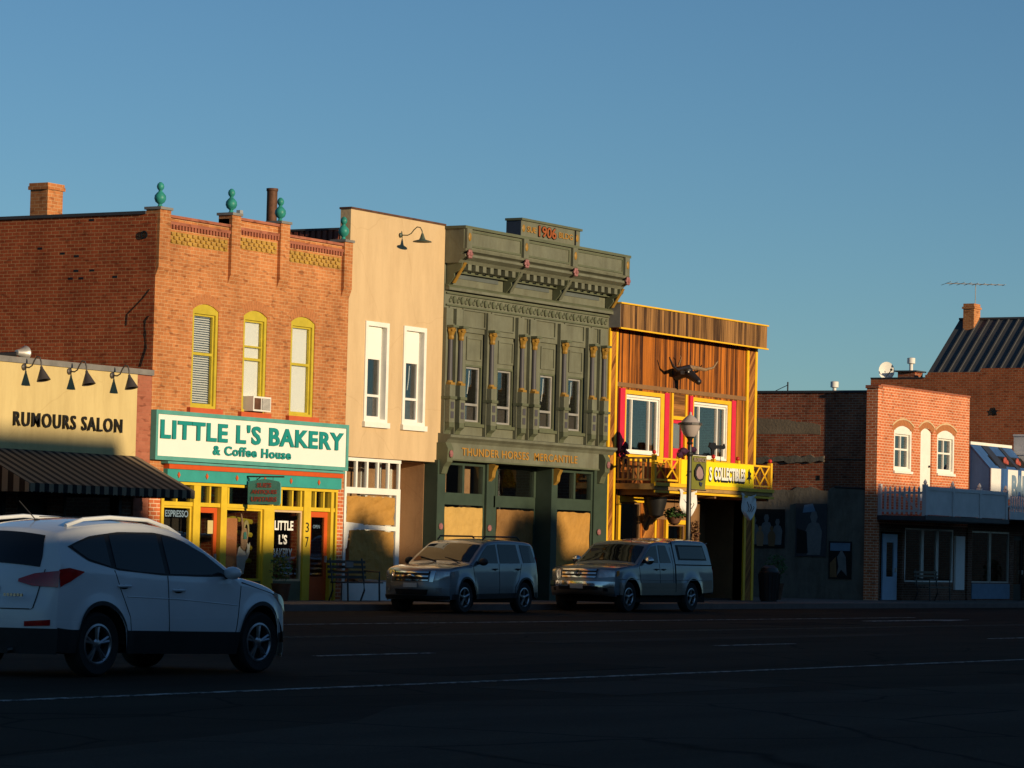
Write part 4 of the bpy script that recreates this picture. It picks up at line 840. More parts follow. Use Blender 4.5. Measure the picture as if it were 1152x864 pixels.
t = thing('dried_flower_bunch', 'rusty dried flower bunch fixed beside the small yellow framed window', 'plant', (83.0, -.15, 1.9))
leaves(MB(), (83.15, -.2, 2.1), .14, .1, .42, 160, .05, 8).build('stems', M['rust'], t)

# ================================================================== right hand brick building
r_b = thing('right_brick_building', 'two storey pinkish brick building with two arched windows and a white upper door', 'building', (99.3, 0, .15))
AW = [(97.09, 98.48, 4.33, 5.62, 5.79), (100.53, 101.96, 4.36, 5.62, 5.79)]; AD = (99.19, 100.13, 3.4, 5.66, 5.80)
mb = MB(); wall(mb, 95.92, 103.2, 2.6, 7.0, .0, .3, [(a, q, z0, zc) for a, q, z0, zs, zc in AW]+[(AD[0], AD[1], AD[2], AD[4])])
arcs = [arch_fill(mb, a, q, zs, zc, 0, .3) for a, q, z0, zs, zc in AW]; ad = arch_fill(mb, AD[0], AD[1], AD[3], AD[4], 0, .3); mb.build('wall', M['brickR'], r_b)
for a, q, zs, zc in [(x[0], x[1], x[3], x[4]) for x in AW]+[(AD[0], AD[1], AD[3], AD[4])]:
    cx = (a+q)/2; h = zc-zs; w = (q-a)/2; r = (w*w+h*h)/(2*h); z0_ = zc-r; th = math.asin(min(.99, w/r))*1.1
    for k_, (ra, rb, mtl) in enumerate(((.01, .19, M['arch']), (.2, .25, M['tan']))):
        mb = MB(); n = 16
        for k in range(n):
            t0 = -th+2*th*(k+(.06 if not k_ else 0))/n; t1 = -th+2*th*(k+(.94 if not k_ else 1))/n
            mb.prism([(cx+qq*math.sin(tt), z0_+qq*math.cos(tt)) for qq, tt in ((r+ra, t0), (r+ra, t1), (r+rb, t1), (r+rb, t0))], 'y', -.008 if not k_ else -.02, .04)
        mb.build('arch_band', mtl, r_b)
B(95.95, 103.2, -.03, .33, 7.0, 7.05).build('coping', M['brickP'], r_b)
for (a, q, z0, zs, zc), arc in zip(AW, arcs):
    f, (wa, wb, wc, wd, ys) = window(r_b, a, q, z0, zc, 0, rec=.12, fw=.10, sfw=.08, fm=M['white'], sm=M['white'], rails=[5.03], mull=[(a+q)/2], arc=dict(zs=zs, pts=arc), sashw=.06, proud=-.01)
    MB().grid([[(wa+.1+(wb-wa-.2)*.35*j/16, ys+.12+.03*math.sin(j*1.4), z) for j in range(17)] for z in (wc, wd)]).build('curtain', M['tan2'], f)
    B(a-.03, q+.03, -.06, .05, z0-.08, z0).build('window_sill', M['white'], r_b)
poly = [(AD[0], AD[2]), (AD[1], AD[2])]+[(x, z-.004) for x, z in reversed(ad)]
dd = MB().prism(poly, 'y', .06, .12).build('door', M['white'], r_b, 'cream blank upper door'); MB().ball((AD[1]-.14, .03, 4.55), .04).build('handle', M['iron'], dd)
B(95.65, 95.92, -.07, .32, .15, 6.9).build('corner_pilaster', M['brickR'], r_b); B(95.62, 95.95, -.1, .36, 6.9, 7.0).build('pilaster_cap', M['brickM'], r_b)
mb = MB().box(95.92, 96.17, .32, 13, 3.62, 6.78); mb.build('side_wall', M['brickM'], r_b)
mb = MB().box(95.89, 96.17, .32, 13, .15, 3.62); rr2 = random.Random(5)
poly = [(.33, 3.55)]; yq = .33
while yq < 12.9: poly.append((yq, 3.62+rr2.uniform(-.06, .14))); yq += .25
poly += [(12.9, 3.55)]; mb.prism(poly, 'x', 95.895, 95.93); mb.build('stucco_side_wall', M['stucg'], r_b)
mb = MB().prism([(2.05, 5.42), (2.5, 5.46), (3.4, 5.45), (6.4, 5.44), (6.4, 5.97), (4.3, 5.96), (3.3, 5.92), (2.9, 5.84), (2.3, 5.80), (2.05, 5.72)], 'x', 95.912, 95.93); mb.build('grey_patch', M['stucp'], r_b)
# scar of an old roof line
mb = MB(); rr2 = random.Random(9); yy_ = 1.9
pts_t = []; pts_b = []
while yy_ < 6.5: pts_t.append((yy_, 4.78+rr2.uniform(-.05, .06)-.02*yy_)); pts_b.append((yy_, 4.60+rr2.uniform(-.06, .05)-.02*yy_)); yy_ += .16
mb.prism(pts_t+list(reversed(pts_b)), 'x', 95.87, 95.93); mb.build('roof_scar', M['stucg'], r_b)
mb = MB()
for y_, z_ in ((3.7, 4.0), (2.05, 3.95)): mb.box(95.91, 95.93, y_, y_+.1, z_, z_+.16)
mb.build('wall_hole', M['black'], r_b)
B(95.88, 96.22, .36, 13.05, 6.78, 6.85).build('coping', M['copd'], r_b)
MB().tube([(95.89, .4, 4.62), (95.89, 6, 4.7)], .012, 5).tube([(95.89, .4, 3.7), (95.89, 1.5, 3.74)], .03, 6).build('conduit', M['iron'], r_b)
B(102.95, 103.2, .3, 13, .15, 6.85).build('side_wall', M['brickM'], r_b); B(96.17, 102.95, 12.75, 13, .15, 6.7).build('back_wall', M['brickM'], r_b)
rfr = B(96.17, 102.95, .3, 12.75, 6.2, 6.35).build('roof', M['roof'], r_b); B(96.17, 102.95, .3, 12.7, 2.9, 3.05).build('floor', M['interior'], r_b); B(96.17, 102.95, 3.5, 3.6, .15, 6.2).build('partition', M['interior'], r_b)
# ground floor shop
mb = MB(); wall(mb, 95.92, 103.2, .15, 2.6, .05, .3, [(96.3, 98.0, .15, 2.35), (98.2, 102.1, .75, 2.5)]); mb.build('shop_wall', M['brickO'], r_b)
d = door(r_b, 96.62, 97.72, 2.28, .1, M['doorb'], base=.75, w=.27, label='pale blue shop door')
shopwin(r_b, 98.2, 99.6, .75, 2.5, .08, M['white'], M['brickO']); shopwin(r_b, 99.65, 100.8, .75, 2.5, .08, M['white']); shopwin(r_b, 100.85, 102.1, .75, 2.5, .08, M['white'])
B(102.2, 102.95, -.02, .05, .5, 2.3).build('white_panel', M['whitec'], r_b)
# balcony over the pavement
bd = B(95.75, 102.5, -1.72, -.02, 2.72, 2.86).build('canopy_deck', M['copd'], r_b)
B(95.72, 102.55, -1.76, -1.72, 2.74, 2.88).build('deck_edge', M['copd'], bd)
for x in (95.84, 98.0, 100.2, 102.42):
    q = B(x-.07, x+.07, -1.74, -1.60, 2.86, 3.86).build('fence_post', M['fence'], r_b); MB().lathe([(.03, 0), (.07, .04), (.05, .1), (.0, .17)], (x, -1.67, 3.86), 8).build('post_cap', M['fence'], q)
for a, q in ((95.9, 97.94), (98.06, 100.14), (100.26, 102.36)):
    x = B(a, q, -1.69, -1.66, 2.95, 3.78).build('fence_panel', M['fence'], r_b); B(a, q, -1.72, -1.64, 3.68, 3.8).build('fence_rail', M['fence'], x); B(a, q, -1.71, -1.65, 2.9, 2.98).build('fence_rail', M['fence'], x)
mb = MB().box(95.8, 95.85, -1.6, -.05, 2.98, 3.05).box(95.8, 95.85, -1.6, -.05, 3.55, 3.62)
yy_ = -1.52
while yy_ < -.1: mb.prism([(yy_, 2.9), (yy_+.07, 2.9), (yy_+.07, 3.72), (yy_+.035, 3.80), (yy_, 3.72)], 'x', 95.77, 95.80); yy_ += .165
mb.prism([(-1.55, 2.95), (-1.45, 2.95), (-.75, 3.6), (-.85, 3.6)], 'x', 95.85, 95.88); mb.build('picket_panel', M['fence'], r_b)
B(95.78, 95.92, -.16, -.02, 2.86, 3.86).build('fence_post', M['fence'], r_b)
# rooftop things
t = thing('satellite_dish', 'round pale satellite dish on the parapet below the grey metal roof', 'satellite dish', (112.3, 7.2, 8.2))
mb = MB().lathe([(.0, .12), (.2, .07), (.33, 0), (.34, -.005), (.2, .055), (0, .1)], (0, 0, 0), 20, 'y'); a = R(35)
mb.v = [(v[0]*math.cos(a)+v[1]*math.sin(a)+112.2, -v[0]*math.sin(a)+v[1]*math.cos(a)+7.2, v[2]*1.0+8.5) for v in mb.v]; mb.build('dish', M['whitec'], t, smooth=True)
MB().tube([(112.25, 7.3, 8.15), (112.25, 7.3, 8.5)], .03).tube([(112.2, 7.2, 8.3), (111.85, 6.85, 8.5)], .015).ball((111.85, 6.85, 8.52), .05).build('feed_arm', M['iron'], t)
t = thing('roof_flue', 'small pale flue with a split cap on a low brick stack beside the satellite dish', 'flue', (112.4, 6.3, 8.2))
B(112.1, 112.8, 6.0, 6.7, 8.2, 8.45).build('stack', M['brickM'], t); B(112.0, 112.9, 5.9, 6.8, 8.45, 8.5).build('stack_cap', M['copd'], t)
MB().lathe([(.07, 8.5), (.07, 8.75), (.15, 8.78), (.15, 8.98), (.05, 9.0)], (112.4, 6.3, 0), 12).build('flue_pipe', M['whitec'], t, smooth=True)
t = thing('white_vent_cowl', 'small white vent cowl on the flat roof behind the worn side wall', 'vent', (96.2, 1.6, 6.3)); MB().lathe([(.06, 6.3), (.06, 6.95), (.13, 6.97), (.13, 7.15), (.05, 7.17)], (96.25, 1.75, 0), 10).build('pipe', M['whitec'], t, smooth=True)
t = thing('roof_mast', 'thin black mast with a stay at the far end of the worn side wall', 'mast', (96.2, 3.4, 6.3)); MB().tube([(96.2, 3.4, 6.3), (96.2, 3.4, 7.15)], .025).tube([(96.2, 3.4, 7.05), (96.2, 4.1, 6.75)], .012).build('mast', M['iron'], t)
# murals on the side wall
def mural(y0, y1, z0, z1, lb, items, back):
    items = [(m_, [(u+.4, v) for u, v in p_]) for m_, p_ in items]
    t = thing('wall_mural', lb, 'mural', (95.87, (y0+y1)/2, z0), 'murals on the grey side wall'); B(95.85, 95.88, y0, y1, z0, z1).build('panel', back, t)
    for k, (mtl, pl) in enumerate(items): MB().prism(pl, 'x', 95.845-.003*k, 95.855-.003*k).build('painted_shape', mtl, t)
def fig(y, z, s_): return [(y-.16*s_, z), (y-.2*s_, z+.5*s_), (y-.12*s_, z+.68*s_), (y-.05*s_, z+.7*s_), (y-.09*s_, z+.82*s_), (y-.05*s_, z+.93*s_), (y+.05*s_, z+.93*s_), (y+.09*s_, z+.82*s_), (y+.05*s_, z+.7*s_), (y+.13*s_, z+.66*s_), (y+.2*s_, z+.5*s_), (y+.15*s_, z)]
mural(3.25, 4.7, 1.75, 3, 'dark group portrait mural nearest the timber building', [(M['cop'], fig(3.1, 1.85, .9)), (M['cop'], fig(3.5, 1.85, 1.05)), (M['cop'], fig(3.95, 1.85, .95)), (M['brown'], fig(3.3, 1.8, .7)), (M['tan2'], fig(3.72, 1.8, .7))], M['black'])
mural(1.75, 2.85, 1.5, 3.2, 'mural of a seated figure in a blue hat, middle of the grey wall', [(M['cop'], fig(1.8, 1.55, 1.5)), (M['bluepaint'], [(1.75, 2.95), (2.2, 2.9), (2.15, 3.15), (1.85, 3.2)]), (M['black'], [(2.0, 1.6), (2.4, 1.6), (2.4, 2.4), (2.05, 2.3)])], M['copd'])
mural(0.85, 1.65, 0.8, 2, 'low mural of a rearing pale horse and blue sky near the brick corner', [(M['bluepaint'], [(.5, 1.7), (1.2, 1.7), (1.2, 1.95), (.5, 1.95)]), (M['cop'], [(.6, .9), (.65, 1.5), (.8, 1.75), (.95, 1.5), (.9, 1.2), (.95, .9), (.8, 1.1)]), (M['brown'], [(.95, .85), (1.2, .85), (1.2, 1.3), (1.0, 1.5)])], M['black'])

# ================================================================== low shop right + big gabled hall
ls = thing('low_corner_shop', 'single storey shop with a white stall riser at the right edge', 'building', (107.5, 0, .15))
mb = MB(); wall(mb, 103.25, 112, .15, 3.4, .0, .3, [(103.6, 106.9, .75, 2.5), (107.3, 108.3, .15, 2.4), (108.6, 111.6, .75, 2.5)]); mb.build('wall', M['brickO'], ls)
B(103.6, 106.9, -.03, 0, .2, .72).build('stall_riser', M['bluepaint'], ls)
for a, q in ((103.6, 105.2), (105.25, 106.9), (108.6, 111.6)): shopwin(ls, a, q, .75, 2.5, .05, M['galv'])
door(ls, 107.3, 108.3, 2.4, .08, M['black'])
B(103.25, 112, .3, 12, 3.2, 3.35).build('roof', M['roof'], ls); B(103.25, 112, 4, 4.1, .15, 3.2).build('partition', M['interior'], ls); B(103.25, 112, .3, 4, .1, .2).build('floor', M['interior'], ls)
B(102.62, 112, -1.72, .0, 2.9, 3.02).build('canopy_deck', M['copd'], ls); B(102.62, 112, -1.76, -1.72, 2.9, 3.16).build('deck_edge', M['fence'], ls)
mb = MB(); x = 102.7
while x < 111.8: mb.prism([(x, 3.15), (x+.1, 3.15), (x+.1, 3.58), (x+.05, 3.68), (x, 3.58)], 'y', -1.74, -1.70); x += .2
mb.box(102.62, 112, -1.70, -1.66, 3.3, 3.36); mb.build('picket_panel', M['fence'], ls)
aw = thing('blue_box_awning', 'blue canvas awning with white lettered valance above the right hand canopy', 'awning', (105, 0, 3.9))
x0, x1 = 103.3, 106.9
MB().prism([(0, 5.42), (-.75, 4.62), (-.75, 4.6), (0, 5.38)], 'x', x0, x1).build('canopy', M['blue'], aw)
MB().prism([(0, 5.38), (-.74, 4.61), (-.74, 3.6), (0, 3.6)], 'x', x0+.01, x0+.03).build('end_panel', M['blue'], aw)
B(x0, x1, -.78, -.75, 3.6, 4.62).build('valance', M['whitec'], aw); B(x0-.02, x1, -.03, .02, 5.42, 5.52).build('head_board', M['white'], aw)
text('lettering', 'BAR', 105.1, 106.6, 3.7, 4.45, -.785, M['bluepaint'], aw, .01, .06)
MB().prism([(-.36, 5.08), (-.66, 4.76), (-.64, 4.70), (-.32, 5.02)], 'x', 104.0, 106.9).build('shadow_band', M['black'], aw)  # shadow lying across the canopy, painted as a black band
for q0, q1 in ((104.15, 104.75), (105.65, 105.95)): B(q0, q1, -.787, -.78, 3.6, 4.62).build('valance_shadow', M['blue'], aw); MB().prism([(-.05, 5.41), (-.74, 4.68), (-.72, 4.62), (-.03, 5.35)], 'x', q0, q1).build('canopy_shadow', M['navy'], aw)  # upright cast shadows painted as blue bars on the valance, navy on the canopy
mb = MB()
for x in (105.0, 106.1): mb.ball((x, -.56, 4.93), .13, .06, .13, 10).ball((x+.15, -.58, 4.85), .10, .05, .11, 10)
mb.build('cherry_mark', M['fred'], aw, smooth=True)
sb = thing('projecting_wall_board', 'tall plain grey white board standing out from the wall at the right edge', 'sign', (108, -.8, 3.4))
B(107.0, 107.1, -1.5, -.05, 3.75, 5.9).build('board', M['fence'], sb)
mb = MB()
for z in (3.75, 4.45, 5.2, 5.85): mb.box(106.97, 107.13, -1.52, -.03, z, z+.07)
mb.build('batten', M['fence'], sb)
gh = thing('gabled_brick_hall', 'tall orange brick hall with stepped side parapet and dark ribbed metal roof', 'building', (118, 5, .15))
MB().prism([(-1, .1), (7.75, .1), (7.75, 8.2), (5.55, 8.2), (5.55, 8.33), (5.45, 8.33), (5.45, 8.42), (3.35, 8.42), (3.35, 8.55), (-1, 8.55)], 'x', 112.0, 112.3).build('side_wall', M['brickD'], gh)
MB().box(111.97, 112.33, 5.55, 7.75, 8.2, 8.24).build('coping', M['copd'], gh)
B(112.3, 122, -1, -.7, .1, 8.4).build('front_wall', M['brickD'], gh); B(112.3, 122, 7.45, 7.75, .1, 8.2).build('back_wall', M['brickD'], gh); B(121.7, 122, -.7, 7.45, .1, 8.3).build('side_wall', M['brickD'], gh)
ry = 5.75; rp = [(112.31, 8.15), (115.6, 10.65), (118.9, 8.15), (118.9, 8.0), (112.31, 8.0)]
rf = MB().prism(rp, 'y', -1.2, ry).build('roof', M['seam'], gh)
mb = MB(); y_ = -1.1
dx, dz = 115.6-112.31, 10.65-8.15; ln = math.hypot(dx, dz)
while y_ < ry-.05: mb.add([(112.31-.05*dz/ln, y_, 8.15+.05*dx/ln), (112.31, y_, 8.15), (115.6, y_, 10.65), (115.6-.05*dz/ln, y_, 10.65+.05*dx/ln), (112.31-.05*dz/ln, y_+.05, 8.15+.05*dx/ln), (112.31, y_+.05, 8.15), (115.6, y_+.05, 10.65), (115.6-.05*dz/ln, y_+.05, 10.65+.05*dx/ln)], [(0,1,2,3), (7,6,5,4), (0,4,5,1), (3,2,6,7), (0,3,7,4)]); y_ += .4
mb.build('roof_rib', M['seam'], rf); B(115.5, 115.7, -1.2, ry, 10.62, 10.70).build('ridge_cap', M['copd'], rf)
ch = MB().box(115.0, 115.6, 4.92, 5.36, 9.9, 11.0).box(114.96, 115.64, 4.88, 5.40, 11.0, 11.08).box(115.0, 115.6, 4.92, 5.36, 11.08, 11.2).build('chimney', M['brickA'], rf)
MB().prism([(2.77+u, 6.96+v) for u, v in ((.15, .05), (0.05, .05), (0, .16), (-.05, .05), (-.15, .05), (-.07, -.03), (-.1, -.13), (0, -.07), (.1, -.13), (.07, -.03))], 'x', 111.97, 112.0).build('anchor_star', M['black'], gh)
t = thing('tv_antenna', 'wide flat television antenna on a thin mast above the right hand chimney', 'antenna', (115.3, 5.1, 11.2))
MB().tube([(115.3, 5.0, 11.2), (115.3, 5.0, 11.95)], .018, 6).build('mast', M['galv'], t)
mb = MB().tube([(115.9, 4.1, 11.95), (114.6, 5.9, 11.95)], .02, 6)
for k in range(9):
    f_ = k/8; cx, cy = 115.9-1.3*f_, 4.1+1.8*f_; hl = .25+.6*f_; mb.tube([(cx-hl*.81, cy-hl*.585, 11.95), (cx+hl*.81, cy+hl*.585, 11.95)], .012, 5)
mb.build('element', M['galv'], t)
# ================================================================== street furniture
lp = thing('street_lamp', 'dark post lamp with acorn glass globe standing at the kerb before the yellow balcony', 'street lamp', (78.35, -2.5, .15))
X0, Y0 = 78.35, -2.5
MB().lathe([(.22, .15), (.22, .4), (.15, .5), (.13, .95), (.09, 1.05), (.075, 1.1), (.06, 4.3), (.05, 4.4), (.09, 4.45), (.05, 4.5), (.07, 4.56), (.13, 4.62)], (X0, Y0, 0), 16).build('pole', M['iron'], lp, smooth=True)
M['globe'] = pnt('frosted_globe', (.42, .35, .32), .25, var=.06, sc=5, spec=.6)
MB().lathe([(.13, 4.62), (.2, 4.70), (.26, 4.85), (.28, 4.93)], (X0, Y0, 0), 20).build('globe', M['globe'], lp, smooth=True)
MB().lathe([(.28, 4.93), (.33, 4.935), (.33, 4.99), (.27, 5.0)], (X0, Y0, 0), 20, close=True).build('band', M['lampm'], lp)
MB().lathe([(.27, 4.99), (.2, 5.08), (.1, 5.17), (.04, 5.21), (.03, 5.28), (0, 5.3)], (X0, Y0, 0), 20).build('globe_cap', M['globe'], lp, smooth=True)
MB().tube([(X0, Y0, 4.15), (X0+1.0, Y0, 4.15)], .018).tube([(X0, Y0, 3.2), (X0+.98, Y0, 3.2)], .015).ball((X0, Y0, 4.15), .09).ball((X0, Y0, 3.68), .07).build('banner_arm', M['iron'], lp)
MB().ball((X0-.35, Y0, 4.22), .17, .1, .1, 10).ball((X0-.55, Y0, 4.10), .12, .08, .08, 8).ball((X0+.2, Y0, 4.28), .12, .1, .08, 8).tube([(X0-.6, Y0, 4.15), (X0+.3, Y0, 4.3)], .03).build('scroll_bracket', M['purple'], lp, smooth=True)
bn = thing('lamp_post_banner', 'olive green banner with a heart shaped emblem hanging from the lamp post', 'banner', (X0+.55, Y0, 3.2))
M['olive'] = pnt('olive_cloth', (.16, .16, .025), .8, var=.15, sc=4); M['mauve'] = pnt('mauve_cloth', (.30, .20, .20), .8, var=.2, sc=6)
MB().grid([[(X0+.13+.82*i/10, Y0+.02*math.sin(i*.9+j*.3), 3.22+.90*j/8) for i in range(11)] for j in range(9)]).build('cloth', M['olive'], bn)
cx, cz = X0+.54, 3.62
MB().prism([(cx-.26, cz-.05), (cx-.28, cz+.1), (cx-.15, cz+.28), (cx, cz+.3), (cx+.18, cz+.2), (cx+.28, cz+.02), (cx+.22, cz-.14), (cx+.05, cz-.18), (cx-.16, cz-.16)], 'y', Y0-.035, Y0-.025).build('emblem_border', M['iron'], bn)
MB().prism([(cx-.2, cz-.03), (cx-.2, cz+.08), (cx-.1, cz+.2), (cx, cz+.22), (cx+.13, cz+.14), (cx+.2, cz+.0), (cx+.15, cz-.1), (cx, cz-.13), (cx-.12, cz-.11)], 'y', Y0-.045, Y0-.036).build('emblem', M['mauve'], bn)
MB().prism([(cx-.02, cz-.2), (cx+.16, cz-.22), (cx+.1, cz-.33), (cx+.0, cz-.28)], 'y', Y0-.045, Y0-.036).build('emblem_ribbon', M['navy'], bn)
text('lettering', 'FLORENCE', X0+.2, X0+.88, 3.96, 4.07, Y0-.04, M['mauve'], bn, .004, .01)
def bench(x, y, w, label):
    t = thing('bench', label, 'bench', (x, y, .15)); st = MB()
    for k in range(4): st.box(x-w/2, x+w/2, y-.25+k*.12, y-.17+k*.12, .58, .61)
    st.build('seat', M['iron'], t); bk = MB()
    for k in range(4): bk.box(x-w/2, x+w/2, y+.24+k*.012, y+.265+k*.012, .68+k*.12, .75+k*.12)
    bk.build('backrest', M['iron'], t)
    for s_ in (-1, 1):
        xx = x+s_*w*.42
        MB().tube([(xx, y-.24, .15), (xx, y-.22, .58), (xx, y-.22, .85), (xx, y+.22, .87)], .022, 6).build('leg', M['iron'], t, smooth=True); MB().tube([(xx, y+.3, .15), (xx, y+.2, .4), (xx, y+.22, .6), (xx, y+.3, 1.16)], .022, 6).build('leg', M['iron'], t, smooth=True)
    return t
bench(64.95, -.75, 1.6, 'black metal bench in front of the brown paper covered shop window'); bench(98.6, -.8, 1.9, 'dark bench in front of the shop under the white fenced canopy')
B(64.75, 65.05, -.6, -.57, .95, 1.08).build('notice_plate', M['cop'], bpy.data.objects['bench'])
def bin_(x, y, label):
    t = thing('litter_bin', label, 'litter bin', (x, y, .15)); MB().lathe([(.24, .15), (.30, .95), (.31, 1.0), (.27, 1.02), (.24, 1.12), (.1, 1.2), (0, 1.2)], (x, y, 0), 16).build('bin_body', M['iron'], t, smooth=True)
    mb = MB()
    for k in range(16): a = k*math.pi/8; mb.tube([(x+.255*math.cos(a), y+.255*math.sin(a), .2), (x+.32*math.cos(a), y+.32*math.sin(a), .95)], .012, 4)
    mb.build('slat', M['black'], t)
bin_(85.9, -1.2, 'round dark litter bin at the right end of the timber building')
t = thing('potted_shrub', 'dark potted shrub on the pavement at the far right shop door', 'plant', (107.6, -.8, .15))
MB().lathe([(.2, .15), (.28, .6), (.3, .65), (.26, .65)], (107.6, -.8, 0), 14).build('pot', M['rust'], t, smooth=True); leaves(MB(), (107.6, -.8, 1.1), .38, .38, .5, 300, .06, 11).build('foliage', M['leaf'], t)
t = thing('potted_shrub', 'dark potted shrub in front of the bakery posts, in the shade', 'plant', (62.3, -.45, .15))
MB().lathe([(.16, .15), (.22, .5), (.24, .55), (.2, .55)], (62.3, -.45, 0), 14).build('pot', M['rust'], t, smooth=True); leaves(MB(), (62.3, -.45, .95), .3, .25, .42, 260, .05, 12).build('foliage', M['leaf'], t)
t = thing('potted_shrub', 'dark potted shrub on the pavement against the grey mural wall', 'plant', (90.3, .8, .15))
MB().lathe([(.2, .15), (.28, .6), (.3, .65), (.26, .65)], (90.3, .8, 0), 14).build('pot', M['rust'], t, smooth=True); leaves(MB(), (90.3, .8, 1.1), .4, .4, .5, 300, .06, 13).build('foliage', M['leaf'], t)

# ================================================================== vehicles
def carpaint(name, c, metal=.0, rough=.35):
    mt, t, p, N, L = nodes(name); setp(p, rough, metal, .5, 1.0)
    tc = N('TexCoord'); n1 = N('TexNoise'); n1.inputs['Scale'].default_value = 1.7; n1.inputs['Detail'].default_value = 7; L(tc.outputs['Object'], n1.inputs['Vector'])
    cr = N('ValToRGB'); cr.color_ramp.elements[0].position = .3; cr.color_ramp.elements[1].position = .7; cr.color_ramp.elements[0].color = tuple(x*.88 for x in c)+(1,); cr.color_ramp.elements[1].color = c+(1,)
    L(n1.outputs[0], cr.inputs[0]); L(cr.outputs[0], p.inputs['Base Color'])
    sx = N('SeparateXYZ'); L(tc.outputs['Object'], sx.inputs[0]); mr = N('MapRange'); mr.inputs[1].default_value = .25; mr.inputs[2].default_value = .9; mr.inputs[3].default_value = .5; mr.inputs[4].default_value = .06; L(sx.outputs[2], mr.inputs[0]); L(mr.outputs[0], p.inputs['Coat Roughness'])
    return mt
M['cwhite'] = carpaint('white_car_paint', (.66, .68, .70)); M['csilver'] = carpaint('silver_blue_car_paint', (.165, .19, .22), .55, .33); M['ctruck'] = carpaint('grey_truck_paint', (.13, .158, .19), .5, .33); M['ctan'] = carpaint('pewter_lower_paint', (.15, .13, .11), .4, .4)
mt, t_, p, N, L = nodes('car_glass'); p.inputs['Base Color'].default_value = (.008, .009, .010, 1); setp(p, .03, 0, .45, 0); M['cglass'] = mt
M['clad'] = pnt('black_plastic', (.018, .018, .019), .55, var=.2, sc=6, obj=True); M['tyre'] = pnt('tyre_rubber', (.018, .018, .018), .8, var=.25, sc=9, obj=True)
M['alloy'] = pnt('alloy_wheel', (.42, .43, .45), .28, metal=.9, var=.1, sc=6, obj=True); M['chrome'] = pnt('chrome', (.62, .62, .62), .12, metal=1, var=.05, obj=True)
M['tlred'] = pnt('red_tail_lens', (.42, .004, .008), .12, var=.35, sc=14, coat=1, obj=True); M['hlens'] = pnt('headlamp_lens', (.36, .37, .38), .08, metal=.5, var=.3, sc=12, coat=1, obj=True); M['amber'] = pnt('amber_lens', (.5, .16, .02), .15, var=.1, obj=True)
M['plate'] = pnt('number_plate', (.40, .42, .40), .4, var=.2, sc=20, obj=True); M['well'] = pnt('wheel_well', (.008, .008, .008), .9, var=.2, obj=True)

def interp(tab, x):
    if x <= tab[0][0]: return tab[0][1]
    for (a, u), (b_, v) in zip(tab, tab[1:]):
        if x <= b_: t = (x-a)/(b_-a); t = t*t*(3-2*t) if False else t; return u+(v-u)*t
    return tab[-1][1]
def catmull(P, n=8):
    P = [Vector(p) for p in P]; out = []
    for i in range(len(P)-1):
        p0 = P[max(i-1, 0)]; p1 = P[i]; p2 = P[i+1]; p3 = P[min(i+2, len(P)-1)]
        # centripetal-ish: clamp tangents
        m1 = (p2-p0)*.5; m2 = (p3-p1)*.5; l = (p2-p1).length
        if m1.length > l: m1 = m1.normalized()*l
        if m2.length > l: m2 = m2.normalized()*l
        for k in range(n):
            t = k/n; out.append(p1*(2*t**3-3*t*t+1)+m1*(t**3-2*t*t+t)+p2*(-2*t**3+3*t*t)+m2*(t**3-t*t))
    out.append(P[-1]); return out
